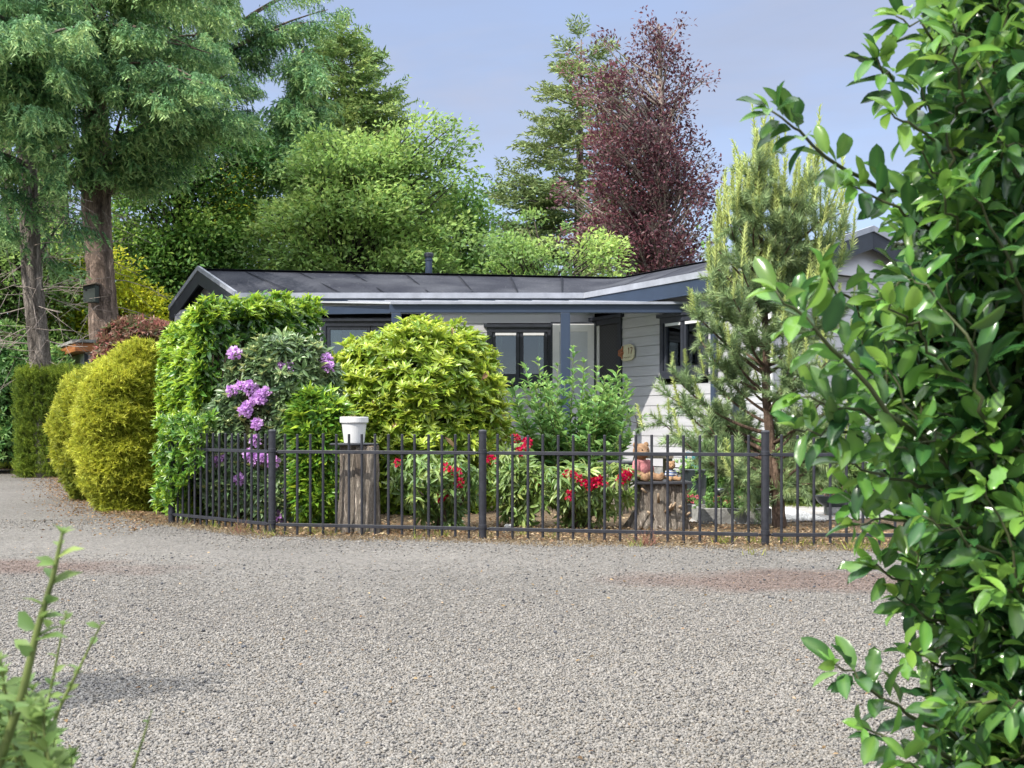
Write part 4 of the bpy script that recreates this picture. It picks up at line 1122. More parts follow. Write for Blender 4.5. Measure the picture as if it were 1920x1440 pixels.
BRUSH = merge(ps)
ps = [tpl([(.03, 0, 0), (-.015, 0, .026), (-.015, 0, -.026), (.015, 1, 0), (-.008, 1, .013), (-.008, 1, -.013)], [(0, 1, 4), (0, 4, 3), (1, 2, 5), (1, 5, 4), (2, 0, 3), (2, 3, 5)])]
for k in range(120):
    a = rng.uniform(0, 6.28); y = (k / 120) ** .9
    ps.append(place(BLADE, (0, y, 0), (math.cos(a) * .8, .8, math.sin(a) * .8), rv(rng, 1)[0], np.array((.026, rng.uniform(.13, .19) * (1.2 - y * .6), 1)), rng.normal() * .12 + .1))
CANDLE = merge(ps)
L, LC = Leaves(), Leaves(); mb = MB()
tufts = [(1410, 330), (1425, 300), (1440, 270), (1350, 480), (1335, 520), (1370, 420), (1375, 390), (1390, 380), (1500, 400), (1530, 330), (1515, 360), (1550, 400), (1470, 380), (1490, 440), (1330, 560), (1305, 590), (1315, 640), (1345, 610), (1375, 560), (1390, 500), (1400, 450), (1420, 400),
         (1455, 430), (1480, 490), (1520, 470), (1555, 460), (1575, 500), (1540, 540), (1500, 560), (1465, 540), (1440, 500), (1420, 540), (1400, 600), (1370, 650), (1345, 680), (1320, 700), (1385, 690), (1410, 650), (1450, 610), (1490, 620), (1530, 610), (1570, 590),
         (1590, 650), (1550, 680), (1510, 690), (1480, 690), (1260, 700), (1250, 740), (1275, 760), (1240, 790), (1290, 730), (1310, 770), (1330, 800), (1360, 760), (1350, 830), (1300, 830), (1275, 820), (1385, 790), (1400, 840), (1370, 880), (1330, 870),
         (1480, 760), (1510, 770), (1550, 740), (1590, 760), (1500, 820), (1540, 830), (1580, 850), (1490, 880), (1520, 900), (1470, 920), (1395, 900), (1410, 940), (1550, 900), (1610, 720), (1620, 800), (1600, 560), (1580, 430), (1445, 340), (1400, 390), (1500, 510), (1345, 570)]
cand_only_low = 0
for i, (u, v) in enumerate(tufts):
    Yt = YP + rng.uniform(-.55, .6); tip = P(u, v, Yt)
    # branch from the trunk, rising outward
    zb = max(.35, min(tip[2] - .25 - .35 * abs(tip[0] - trunk[4][0]), 2.9)); j = np.argmin(abs(tp[:, 2] - zb)); b = tp[j]
    mid = b * .45 + tip * .55 + np.array((0, 0, -.10)) + rng.normal(size=3) * .04
    s = np.linspace(0, 1, 9)[:, None]; pts = b * (1 - s) ** 2 + 2 * mid * s * (1 - s) + tip * s ** 2
    L_ = np.linalg.norm(tip - b)
    mb.tube(pts, np.linspace(min(.022, .008 + .012 * L_), .004, 9), 6)
    dirs = nrm(pts[-1] - pts[-3])
    # old needles along the outer part of the branch, with side shoots
    m = 15
    ss = rng.uniform(.35, 1, m); q = np.stack([np.interp(ss, s[:, 0], pts[:, k]) for k in range(3)], 1)
    ax = dirs + rv(rng, m) * .75 + (0, 0, .3)
    ln = rng.uniform(.12, .2, m)
    L.put(BRUSH, q, ax, rv(rng, m), np.stack([ln * 1.15, ln, ln * 1.15], 1), np.clip(.4 + rng.normal(size=m) * .15, 0, 1))
    e = q + nrm(ax) * ln[:, None]
    # pale candles
    up = v < 720 or rng.uniform() < .6
    if up:
        nc = rng.integers(6, 10) if v < 560 else rng.integers(1, 4)
        big = 1.0 if v < 560 else .62
        src = np.concatenate([tip[None], e])[rng.integers(0, m + 1, nc)]; src[0] = tip
        ln = rng.uniform(.16, .36, nc) * big; ln[0] *= 1.25
        tiltx = (tip[0] - trunk[5][0]) * .22
        L_ax = np.array((tiltx, 0, 1.0)) + rv(rng, nc) * (.13, .13, .05)
        LC.put(CANDLE, src, L_ax, rv(rng, nc), np.stack([ln ** .5 * (.60 if v < 560 else .66), ln, ln ** .5 * (.52 if v < 560 else .66)], 1), np.clip(.5 + rng.normal(size=nc) * .18, 0, 1))
for u, v0, v1 in ((1537, 330, 200), (1420, 345, 245), (1437, 350, 265), (1360, 420, 318), (1412, 360, 282), (1515, 370, 290), (1500, 380, 300), (1580, 400, 285), (1385, 420, 340), (1470, 420, 330), (1352, 470, 350), (1455, 420, 320), (1526, 380, 300), (1345, 500, 400), (1490, 400, 320)):
    Yt = YP + rng.uniform(-.3, .3); a, e = P(u - 4, v0, Yt), P(u, v1, Yt); ln = np.linalg.norm(e - a)
    LC.put(CANDLE, a[None], (e - a)[None], rv(rng, 1), (ln ** .5 * .48, ln, ln ** .5 * .48), .45)
    b = tp[np.argmin(abs(tp[:, 2] - (a[2] - .25)))]; mb.tube([b, (a + b) / 2 - (0, 0, .06), a], [.01, .008, .005], 6)
    L.put(BRUSH, (a - (0, 0, .15))[None].repeat(3, 0) + rv(rng, 3) * .03, rv(rng, 3) * .4 + (0, 0, 1), rv(rng, 3), (.19, .16, .19), .45)
L.build('needles', M['pine'], t); LC.build('young_shoots', M['candle'], t); mb.build('branch', M['bark_pine'], t, smooth=True)

# ------------------------------------------------------------------ trees behind
def add_branch(mb, a, b, r0, r1, sag=0.0, n=6, k=7, wob=.05):
    a, b = np.asarray(a, float), np.asarray(b, float); L_ = np.linalg.norm(b - a)
    mid = (a + b) / 2 + np.array((0, 0, -sag * L_)) + rng.normal(size=3) * wob * L_
    s = np.linspace(0, 1, n)[:, None]; pts = a * (1 - s) ** 2 + 2 * mid * s * (1 - s) + b * s ** 2
    mb.tube(pts, np.linspace(r0, r1, n), k, cap=False); return pts

def broad_tree(name, label, cat, Y, rows, trunk, r0, nclump, per, size, mt, bark, rc=(.4, .9), ratio=.7, tint0=.42, tvar=.24, pw=.45, flat=.45, group=None, tpl_=DIAMOND, width=.55, gap=-9.0, extra=()):
    """trunk: list of (u, v) at depth Y, bottom first; leaves in flattened clumps at branch ends"""
    pf = Prof(Y, rows, ratio)
    t = thing(name, label, cat, (0, 0, 0), group=group)
    tp = np.array([P(u, v, Y) for u, v in trunk]); tp[0][2] = -.05
    mb = MB(); m = len(tp) * 5; s = np.linspace(0, len(tp) - 1, m); tr = np.stack([np.interp(s, range(len(tp)), tp[:, i]) for i in range(3)], 1)
    mb.tube(tr, np.linspace(r0, r0 * .22, m), 12, rough=.03, rng=rng)
    mb.build('trunk', bark, t, smooth=True)
    C = pf.volume(rng, nclump, pw)
    if len(extra): C = np.concatenate([C, np.array([P(u, v, Y + rng.normal() * .4) for u, v in extra])])
    kp = np.concatenate([sn(C[:nclump], 9, 1.0) > gap, np.ones(len(C) - nclump, bool)]); nclump = int(kp[:nclump].sum()); C = C[kp]
    R = rng.uniform(rc[0], rc[1], len(C)); R[nclump:] *= .85
    mb = MB(); L = Leaves()
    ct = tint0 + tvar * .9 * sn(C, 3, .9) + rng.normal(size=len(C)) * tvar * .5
    for i, c in enumerate(C):
        zb = np.clip(c[2] - .5 * np.hypot(c[0] - tr[-1][0], c[1] - Y) - rng.uniform(.1, .8), tr[3][2], tr[-1][2])
        j = int(np.argmin(abs(tr[:, 2] - zb))); L_ = np.linalg.norm(c - tr[j])
        pts = add_branch(mb, tr[j], c, min(r0 * .5, .012 + .014 * L_), .006, .06, 6, 5)
        nn = int(per * (R[i] / rc[1]) ** 2)
        q = nrm(rv(rng, nn)) * (rng.uniform(size=(nn, 1)) ** .45) * R[i] * (1, 1, flat)
        q[:, 2] -= .25 * (q[:, 0] ** 2 + q[:, 1] ** 2) / max(R[i], .1)
        out = nrm(q + (c - tr[j]) * .25)
        d = out * .8 + rv(rng, nn) * .6 + (0, 0, -.15)
        ln = rng.uniform(size[0], size[1], nn)
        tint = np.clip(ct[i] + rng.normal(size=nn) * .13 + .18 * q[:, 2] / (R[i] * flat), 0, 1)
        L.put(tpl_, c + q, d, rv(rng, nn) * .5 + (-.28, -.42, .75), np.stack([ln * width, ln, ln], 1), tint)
        for _ in range(3):
            e = c + nrm(rv(rng, 1))[0] * R[i] * (.8, .8, .4); add_branch(mb, pts[-2], e, .006, .003, 0, 4, 4)
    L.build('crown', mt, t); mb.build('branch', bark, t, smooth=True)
    return t

def conifer(name, label, Y, rows, trunk, r0, step, nb, fr, fs, mt, bark, ratio=1.0, rise=.15, droop=.25, tint0=.45, tvar=.22, dens=1.0, keep=1.0, cat='conifer'):
    pf = Prof(Y, rows, ratio); t = thing(name, label, cat, (0, 0, 0))
    tp = np.array([P(u, v, Y) for u, v in trunk]); tp[0][2] = -.05
    m = 30; s = np.linspace(0, len(tp) - 1, m); tr = np.stack([np.interp(s, range(len(tp)), tp[:, i]) for i in range(3)], 1)
    mb = MB(); mb.tube(tr, np.linspace(r0, .02, m), 12); mb.build('trunk', bark, t, smooth=True)
    L, mb = Leaves(), MB(); z = pf.z[0] + .05
    while z < pf.z[-1]:
        c, r = pf.at(z)
        x0 = np.interp(z, tr[:, 2], tr[:, 0]); ph = rng.uniform(0, 6.28)
        for k in range(nb):
            if rng.uniform() > keep: continue
            a = ph + 2 * math.pi * k / nb + rng.normal() * .25
            kk = rng.uniform(.72, 1.08)
            e = np.array((c + r * math.cos(a) * kk, Y + r * ratio * math.sin(a) * kk, z + rng.normal() * .08))
            b = np.array((x0, Y, z - rise * r + rng.normal() * .1)); L_ = np.linalg.norm(e - b)
            if L_ < .08: continue
            pts = add_branch(mb, b, e, min(.05, .012 + .012 * L_), .006, droop * .4, 7, 5, .03)
            dirb = nrm(e - b); n = max(3, int(L_ / fs * 3.4 * dens))
            ss = np.concatenate([rng.uniform(.22, 1, n), [1.]]); q = np.stack([np.interp(ss, np.linspace(0, 1, 7), pts[:, i]) for i in range(3)], 1)
            side = rng.choice([-1, 1], n + 1)[:, None] * np.cross(dirb, (0, 0, 1)) * (1.1 - .8 * ss[:, None])
            ax = dirb * .8 + side * .9 + rv(rng, n + 1) * .2 + np.array((0, 0, 1)) * (.12 - droop)
            tint = np.clip(tint0 + tvar * .8 * sn(q, 5, .8) + .22 * (ss - .6) + rng.normal(size=n + 1) * tvar * .4, 0, 1)
            split_put(L, fr, q, ax, rv(rng, n + 1) * .25 + (0, 0, 1), rng.uniform(.7, 1.15, n + 1) * fs * (1.15 - .45 * ss), tint, rng)
        z += step * rng.uniform(.75, 1.25)
    L.put(fr[0], tr[-1][None].repeat(4, 0), rv(rng, 4) * .3 + (0, 0, 1), rv(rng, 4), fs * .7, tint0)
    L.build('crown', mt, t); mb.build('branch', bark, t, smooth=True)
    return t

FIRF = [frond(rng, 14, .42, .20, .075, .08) for _ in range(4)]

# spruce and olive fir against the sky
conifer('spruce', 'blue-green spruce with pointed top behind the fresh green tree', 30, [(58, 638, 646), (90, 606, 672), (130, 592, 712), (165, 575, 738), (200, 570, 735), (235, 555, 762), (300, 535, 770), (380, 520, 780), (480, 500, 790), (560, 490, 800)], [(642, 852), (642, 55)], .25, .32, 9, FIRF, .85, M['spruce'], M['bark_grey'], rise=.15, droop=.12, dens=1.5)
conifer('fir_tree', 'tall sparse olive fir standing left of the copper plum tree', 33, [(72, 1088, 1096), (110, 1058, 1128), (150, 1040, 1148), (210, 1000, 1170), (280, 985, 1185), (350, 925, 1200), (420, 880, 1215), (480, 890, 1230), (560, 890, 1240)], [(1088, 847), (1086, 400), (1090, 74)], .27, .46, 6, FIRF, 1.0, M['fir'], M['bark_grey'], rise=.10, droop=.12, keep=.92, tint0=.55, dens=1.6)

# copper plum
broad_tree('copper_plum', 'dark red copper-leaved plum tree with thin upright branches', 'tree', 26, [(25, 1222, 1238), (60, 1195, 1290), (110, 1150, 1300), (170, 1085, 1328), (240, 1098, 1338), (300, 1100, 1348), (360, 1062, 1350), (420, 1045, 1358), (500, 1090, 1352), (560, 1160, 1345)],
           [(1232, 863), (1240, 520), (1248, 360), (1240, 200), (1235, 45)], .15, 620, 92, (.08, .13), M['plum'], M['greytwig'], gap=-.12, rc=(.18, .52), ratio=.8, tint0=.42, tvar=.3, pw=.6, flat=.9, width=.5,
           extra=((1060, 130), (1090, 110), (1075, 160), (1110, 140), (1045, 380), (1060, 355), (1050, 345), (1120, 65), (1140, 80), (1265, 60), (1280, 40), (1210, 40), (1330, 145), (1315, 150), (1335, 300)))

# fresh green trees over the roof
broad_tree('hornbeam', 'fresh green spreading tree above the middle of the roof', 'tree', 24, [(235, 640, 700), (262, 590, 740), (300, 545, 790), (340, 510, 820), (390, 490, 835), (440, 480, 870), (490, 475, 880), (560, 480, 880)],
           [(640, 869), (650, 560), (645, 420), (650, 300)], .17, 300, 250, (.09, .14), M['ash'], M['bark_dark'], rc=(.32, .85), gap=-.55, tint0=.50,
           extra=((800, 222), (825, 232), (850, 235), (780, 240), (862, 268), (835, 262), (815, 285), (850, 300), (800, 310), (770, 260), (745, 250), (720, 235), (865, 330), (850, 345), (840, 310), (780, 290), (760, 300), (750, 280)))
broad_tree('young_maple', 'yellow-green leafy tree rising just over the roof right of the flue', 'tree', 22.5, [(408, 990, 1015), (425, 955, 1080), (440, 920, 1140), (470, 880, 1165), (520, 860, 1172), (600, 860, 1172)],
           [(1010, 874), (1010, 600), (1015, 470)], .10, 150, 230, (.07, .12), M['ash'], M['bark_dark'], rc=(.22, .6), tint0=.50, tvar=.4, gap=-.35, extra=((1000, 402), (985, 412), (1060, 425), (1120, 440), (925, 440), (895, 452), (1150, 462)))
broad_tree('elder_tree', 'shaded green tree over the roof between the hornbeam and the yellow-green tree', 'tree', 25.5, [(352, 800, 850), (390, 770, 900), (440, 760, 925), (520, 740, 960), (600, 740, 960)],
           [(850, 865), (850, 600), (850, 430)], .13, 150, 250, (.09, .13), M['beech'], M['bark_dark'], rc=(.35, .8), tint0=.50, extra=((880, 360), (900, 385), (820, 345), (910, 410)))
# darker beech and yellow-lit foliage on the left
broad_tree('beech_tree', 'dark green beech behind the big conifer trunk', 'tree', 25, [(215, 300, 420), (270, 220, 490), (350, 205, 475), (420, 205, 455), (480, 215, 470), (540, 225, 480), (620, 230, 500), (680, 235, 500)],
           [(330, 868), (330, 600), (335, 400), (340, 260)], .25, 230, 300, (.09, .14), M['beech'], M['bark_dark'], rc=(.5, .95), tint0=.36, tvar=.3)
broad_tree('golden_maple', 'sunlit yellow-leaved tree showing between the dark trunks', 'tree', 23, [(450, 120, 180), (500, 115, 250), (560, 110, 300), (620, 110, 320), (700, 115, 320)],
           [(215, 874), (215, 700), (200, 540)], .09, 100, 230, (.08, .12), M['maple'], M['bark_dark'], rc=(.4, .7), tint0=.52, tvar=.3)
broad_tree('golden_maple', 'yellow-leaved tree glowing through the gap left of the hornbeam', 'tree', 29, [(300, 430, 480), (340, 415, 500), (400, 410, 505), (470, 405, 510), (560, 400, 520)],
           [(455, 855), (455, 600), (455, 400)], .09, 80, 220, (.09, .13), M['maple'], M['bark_dark'], rc=(.45, .75), tint0=.36, tvar=.4)
broad_tree('left_thicket_tree', 'leafy green tree filling the left edge behind the grey trunk', 'tree', 22, [(380, -120, 90), (450, -160, 140), (540, -170, 145), (620, -170, 140), (700, -160, 135), (760, -150, 130)],
           [(-20, 876), (-10, 650), (0, 480)], .10, 170, 260, (.09, .14), M['ash'], M['bark_dark'], rc=(.45, .8), tint0=.40, tvar=.3)
bpy.data.objects['left_thicket_tree'].name = 'thicket_tree'
t, L, pf, p, nz = shrub('wild_shrub', 'grey-green wild shrub below the trunks at the left edge', 'bush', 19.6, [(600, -40, 30), (640, -90, 70), (680, -120, 118), (720, -140, 128), (860, -150, 120)], .6, 3000, ROSU, M['shrub'], (.12, .2), .45, .3, .8, .2, depth=(.7, 1.05), lump=.2, lf=2)
L.build('foliage', M['shrub'], t)

# bare dark trunks
for label, pts, r, Y in (('smooth dark beech trunk between the grey trunk and the nest box', [(112, 862), (104, 660), (95, 560), (88, 440), (80, 300), (78, 150), (80, -100)], .24, 24),
                         ('slimmer dark trunk touching the smooth beech trunk', [(136, 858), (127, 640), (120, 480), (112, 300), (118, 100), (120, -100)], .17, 25),
                         ('thin dark trunk left of the grey furrowed trunk', [(52, 862), (38, 690), (26, 560), (18, 400), (10, 200)], .12, 23)):
    t = thing('bare_trunk_tree', label, 'tree', group='dark trunks in the left wood')
    q = np.array([P(u, v, Y) for u, v in pts]); q[0][2] = 0; mb = MB(); mb.tube(q, np.linspace(r, r * .75, len(q)), 14); mb.build('trunk', M['bark_dark'], t, smooth=True)
    L = Leaves(); mb = MB()
    for k in range(26):
        a = q[-1] - (0, 0, rng.uniform(0, 3.0)); e = a + rv(rng, 1, (1.2, .8, .5))[0]; add_branch(mb, a, e, .025, .006, 0, 5, 5)
        m = 90; ln = rng.uniform(.08, .13, m); L.put(DIAMOND, e + rv(rng, m, (.35, .35, .18)), rv(rng, m), rv(rng, m) * .5 + (0, 0, 1), np.stack([ln * .55, ln, ln], 1), rng.uniform(.2, .5, m))
    L.build('crown', M['beech'], t); mb.build('branch', M['bark_dark'], t)

# big weeping conifers
HANGF = []
for _ in range(5):
    ps = []
    for i in range(9):                                   # drooping twiglets along a short arching axis
        y = i / 8; s = 1 if i % 2 else -1
        o0 = np.array((0, y * .8, -.10 * y * y)); L_ = rng.uniform(.35, .62) * (1 - .35 * y)
        d = np.array((s * rng.uniform(.15, .5), .45, -.85)); d = d / np.linalg.norm(d)
        m = 11
        for k in range(m):
            q = (k + .5) / m * L_
            p_ = o0 + d * q + np.array((0, 0, -.25 * q * q))
            ps.append(place(BLADE, p_, d * .8 + rv(rng, 1, (.6, .6, .35))[0], rv(rng, 1)[0] + (0, -.3, .6), np.array((.046, rng.uniform(.10, .16), 1)), .75 * k / m + rng.normal() * .07 - .25))
    HANGF.append(merge(ps))

def weeper(label, Y, trunk, rad, limbs, n_rand, box, mt, bark, forks=(), tint0=.40, fs=(.55, .95)):
    """limbs: (trunk fraction, tip u, tip v, depth offset); box: (u0, u1, v0, v1) for further limb tips"""
    t = thing('weeping_conifer', label, 'conifer', group='big weeping conifers on the left')
    tp = np.array([P(u, v, Y) for u, v in trunk]); tp[0][2] = -.05
    m = 60; s = np.linspace(0, len(tp) - 1, m); tr = np.stack([np.interp(s, range(len(tp)), tp[:, i]) for i in range(3)], 1)
    mb = MB(); mb.tube(tr, np.interp(s, range(len(tp)), rad), 20, rough=.025, rng=rng)
    for a, b, c, r in forks:
        q = np.array([P(*a, Y), P(*b, Y - .1), P(*c, Y - .2)]); ss = np.linspace(0, 1, 10)[:, None]; pts = q[0] * (1 - ss) ** 2 + 2 * q[1] * ss * (1 - ss) + q[2] * ss ** 2
        mb.tube(pts, np.linspace(r, r * .45, 10), 12)
    mb.build('trunk', bark, t, smooth=True)
    mb, L = MB(), Leaves()
    lim = list(limbs)
    for k in range(n_rand):
        u_, v_ = rng.uniform(box[0], box[1]), rng.uniform(box[2], box[3])
        if v_ > box[3] - 75 and abs(u_ - trunk[5][0]) < 95: v_ -= 110
        lim.append((None, u_, v_, rng.uniform(-3.0, 1.8)))
    for f, u, v, dy in lim:
        e = P(u, v, Y + dy)
        zb = e[2] + rng.uniform(-.3, .9) if f is None else None
        j = int(np.clip(np.argmin(abs(tr[:, 2] - zb)) if f is None else f * (m - 1), 12, m - 2))
        b = tr[j]; L_ = np.linalg.norm(e - b)
        pts = add_branch(mb, b, e, min(.075, .012 + .013 * L_), .008, -.10, 9, 6, .035)
        dirb = nrm(pts[-1] - pts[0]); dirb[2] *= .3
        n = max(6, int(L_ * 7.5)); ss = np.concatenate([rng.uniform(.18, 1, n), [1, .98]]); n += 2
        q = np.stack([np.interp(ss, np.linspace(0, 1, 9), pts[:, i]) for i in range(3)], 1)
        side = np.cross(dirb, (0, 0, 1)); sg = rng.choice([-1, 1], n)[:, None]
        ax = dirb * .9 + side * sg * rng.uniform(.2, 1.0, (n, 1)) * (1.05 - .7 * ss[:, None]) + rv(rng, n, (.15, .15, .12)) - (0, 0, .18)
        tint = np.clip(tint0 + .16 * sn(q, 5, .9) + rng.normal(size=n) * .10 + .1 * (ss - .5), 0, 1)
        split_put(L, HANGF, q + rv(rng, n, (.08, .08, .05)), ax, rv(rng, n, (.2, .2, .1)) + (0, 0, 1), rng.uniform(fs[0], fs[1], n) * (1.1 - .35 * ss), tint, rng)
    L.build('crown', mt, t); mb.build('branch', bark, t, smooth=True)
    # dead grey twigs under the crown
    mb = MB()
    for k in range(40):
        j = rng.integers(10, 34); b = tr[j]; a = rng.uniform(0, 6.28); l_ = rng.uniform(.4, 1.3); e = b + np.array((math.cos(a) * l_, math.sin(a) * l_, rng.uniform(-.5, .2))); add_branch(mb, b, e, .010, .004, 0, 4, 4, .08)
        for _ in range(3): add_branch(mb, b + (e - b) * rng.uniform(.3, .9), e + rng.normal(size=3) * .25, .005, .002, 0, 3, 3, .05)
    o = mb.build('dead_twigs', M['greytwig'], t)
    return t
weeper('huge weeping conifer with red-brown forked trunk carrying the nest box', 20, [(201, 900), (198, 640), (190, 540), (186, 480), (181, 400), (180, 330), (178, 200), (165, 60), (150, -150), (140, -420)], [.30, .27, .245, .235, .25, .27, .21, .17, .13, .06],
       [(.47, 20, 215, -.6), (.47, 345, 215, -.8), (.5, 60, 170, -1), (.5, 400, 190, -1.2), (.5, 305, 205, -1.4), (.48, 105, 185, -1.5), (.55, 425, 140, -.8), (.55, 200, 165, -2), (.5, 430, 210, -.6), (.52, 340, 180, -2), (.54, 250, 130, -2), (.52, 100, 130, -2), (.5, 445, 235, -.5)],
       84, (-60, 425, -160, 230), M['cedar'], M['bark_red'], forks=(((181, 360), (110, 315), (20, 245), .16), ((186, 365), (225, 325), (285, 305), .17)))
weeper('second weeping conifer whose long branch reaches out over the roof into the sky', 26.5, [(335, 860), (338, 640), (342, 420), (350, 240), (368, 150), (392, 40), (400, -120), (405, -420)], [.22, .20, .19, .18, .17, .16, .13, .05],
       [(.6, 615, 18, -.4), (.6, 590, 40, -.6), (.58, 545, 45, -.2), (.52, 462, 160, -.8), (.5, 455, 205, -.5), (.5, 445, 235, -.2), (.5, 430, 270, -1.2), (.62, 560, -20, -.4), (.63, 600, -30, .3), (.55, 480, 105, .2), (.5, 430, 285, -.4), (.5, 465, 265, .4), (.5, 495, 250, -.3), (.5, 512, 280, 0), (.5, 475, 300, -.3)],
       56, (240, 440, -190, 235), M['cedar'], M['bark_red'], tint0=.42)
weeper('weeping conifer at the left edge with pale grey furrowed trunk', 18, [(86, 910), (78, 700), (68, 600), (60, 525), (52, 330), (45, 200), (40, 0), (35, -350)], [.21, .165, .16, .155, .14, .12, .10, .04],
       [(.5, 20, 300, -.6), (.5, 110, 330, -.8), (.45, 130, 400, .5), (.45, -20, 340, 0), (.42, 30, 420, -.5), (.5, 60, 260, -1)],
       44, (-150, 200, -120, 330), M['cedar'], M['bark_grey'], tint0=.36)
t = thing('weeping_conifer', 'drooping conifer branch tips hanging into the sky gap beside the spruce', 'conifer', group='big weeping conifers on the left')
q = np.array([P(560, 860, 26), P(560, 500, 26), P(562, 250, 26), P(568, 90, 26)]); q[0][2] = 0; mb = MB(); mb.tube(q, [.16, .14, .10, .03], 10); mb.build('trunk', M['bark_dark'], t, smooth=True)
mb, L = MB(), Leaves()
for k in range(46):
    z = rng.uniform(110, 340); u = 560 + rng.normal() * (10 + (z - 90) * .10); e = P(np.clip(u, 528, 600), z, 26 + rng.normal() * .8); b = np.array((q[2][0], 26, e[2] + .4)); pts = add_branch(mb, b, e, .02, .006, 0, 5, 5)
    n = 9; ss = rng.uniform(.3, 1, n); p_ = b + (e - b) * ss[:, None]; split_put(L, HANGF, p_, (e - b) + rv(rng, n) * .4, rv(rng, n) * .3 + (0, 0, 1), rng.uniform(.6, .95, n), rng.uniform(.3, .6, n), rng)
L.build('crown', M['cedar'], t); mb.build('branch', M['bark_dark'], t)

# wood far behind, one mass
L = Leaves(); pts = []
for k in range(900):
    u = rng.uniform(-900, 2700); Y = rng.uniform(42, 60); top = 5.2 + 1.6 * math.sin(u * .011) + 1.2 * math.sin(u * .029 + 1) + (3.0 if u < 420 else 0) + (-1.6 if u > 1350 else 0)
    pts.append((GX(u, Y), Y, rng.uniform(.2, max(1.2, top))))
C = np.array(pts); n = 110
p = (C[:, None] + rng.normal(size=(len(C), n, 3)) * (.9, .6, .55)).reshape(-1, 3); ln = rng.uniform(.22, .38, len(p))
L.put(DIAMOND, p, rv(rng, len(p)), rv(rng, len(p)) * .6 + (0, -.2, 1), np.stack([ln * .6, ln, ln], 1), np.clip(np.repeat(.35 + .25 * sn(C, 2, .3), n) + rng.normal(size=len(p)) * .12, 0, 1))
L.build('distant_wood', M['beech'], None, kind='stuff')

# ------------------------------------------------------------------ nest box
t = thing('nest_box', 'dark grey-green wooden nest box fixed to the forked conifer trunk', 'nest box', tuple(P(172, 550, 19.66)))
c = P(171, 550, 19.66); mb = MB(); mb.slab([c + (-.105, -.1, -.16), c + (.105, -.1, -.16), c + (.105, -.1, .14), c + (-.105, -.1, .10)], (0, .2, 0)); mb.build('box', solid('grey_green_box', (.045, .055, .05), .8, .2, noise=.2), t, bevel=.004)
mb = MB(); mb.slab([c + (-.14, -.14, .105), c + (.13, -.14, .16), c + (.13, -.14, .18), c + (-.14, -.14, .125)], (0, .27, 0)); mb.build('roof', M['greywood'], t)
mb = MB(); mb.tube([c + (-.05, -.1015, .045), c + (-.05, -.103, .045)], .017, 14); mb.build('hole', M['dark'], t)

# ------------------------------------------------------------------ stumps, pot, bears
def stump(label, Y, u0, u1, vt, flare, seed, twigs=0, roots=0):
    r_ = np.random.default_rng(seed); R = (u1 - u0) / 2 * Y / F; cx = GX((u0 + u1) / 2, Y); H = GZ(vt, Y)
    t = thing('tree_stump', label, 'tree stump'); mb = MB(); n, m = 96, 16; vs, fs = [], []
    th_ = np.arange(n) / n * 6.2832; rad = 1 + .10 * np.sin(th_ * 3 + seed) + .05 * np.sin(th_ * 7) + .045 * np.abs(np.sin(th_ * 9.0 + seed)) + .03 * np.sin(th_ * 22) + r_.normal(size=n) * .014
    for i in range(m):
        z = H * i / (m - 1) - (.03 if i == 0 else 0); fl = 1 + flare * (1 - i / (m - 1)) ** 3
        for k in range(n):
            a = 6.283 * k / n; rr = R * rad[k] * fl * (1 + r_.normal() * .010 + .02 * math.sin(a * 13 + z * 25))
            vs.append((cx + rr * math.cos(a), Y + rr * math.sin(a), z + (r_.normal() * .008 if i == m - 1 else 0)))
    for i in range(m - 1):
        for k in range(n): fs.append((i * n + k, i * n + (k + 1) % n, (i + 1) * n + (k + 1) % n, (i + 1) * n + k))
    mb.add(vs, fs)
    for k in range(roots):
        a = r_.uniform(2.6, 4.2) if k < roots * .7 else r_.uniform(0, 6.28); b = np.array((cx + R * .8 * math.cos(a), Y + R * .8 * math.sin(a), r_.uniform(.12, .5) * H)); e = b + np.array((math.cos(a) * R * r_.uniform(.5, 1.0), math.sin(a) * R * .6, 0)); e[2] = -.02
        mb.tube([b, (b + e) / 2 + (0, 0, .05), e], [R * .28, R * .2, R * .09], 9, rough=.12, rng=r_)
    mb.build('bark', M['stump'], t, smooth=True)
    mb = MB(); top = [np.array(vs[(m - 1) * n + k]) * (1, 1, 0) + (0, 0, H - .004) for k in range(n)]; mb.slab([cx_ * .97 + np.array((cx, Y, H)) * .03 for cx_ in top], (0, 0, .006)); mb.build('cut_face', M['stumptop'], t)
    if twigs:
        for k in range(twigs):
            mb = MB()
            a = r_.uniform(3.6, 5.9); b = np.array((cx + R * math.cos(a), Y + R * math.sin(a), r_.uniform(.2, .85) * H)); e = b + np.array((math.cos(a) * .05 + r_.normal() * .03, -.06, r_.uniform(.0, .08))); mb.tube([b, e], [.012, .009], 7)
            mb.build('branch_stub', M['stumptop'], t, smooth=True)
    return t, cx, H
YP1 = 9.0
stump('pale grey tree stump carrying the white flower pot', YP1, 642, 710, 836, .18, 4)
cx, H = GX(676, YP1), GZ(836, YP1)
t = tag(MB().build('x', None) if 0 else None, '', '') if 0 else None
mb = MB(); mb.lathe((GX(664, YP1), YP1, H + .006), [(.19, 0), (.195, .004), (.195, .012), (.19, .015)], 30, sx=1.0, sy=.9); o = mb.build('stump_plate', M['slate'], None)
tag(o, 'thin dark plate under the white flower pot on the pale stump', 'plate')
pt = thing('flower_pot', 'white plastic flower pot standing on the pale grey stump', 'flower pot', (GX(664, YP1), YP1, H + .022))
pz = H + .0215; pc = (GX(664, YP1), YP1, pz)
mb = MB(); mb.lathe(pc, [(.076, 0), (.080, .004), (.100, .162), (.112, .164), (.114, .17), (.114, .206), (.111, .212), (.104, .212), (.102, .19), (.005, .188)], 40); mb.build('pot', M['potwhite'], pt, smooth=False)
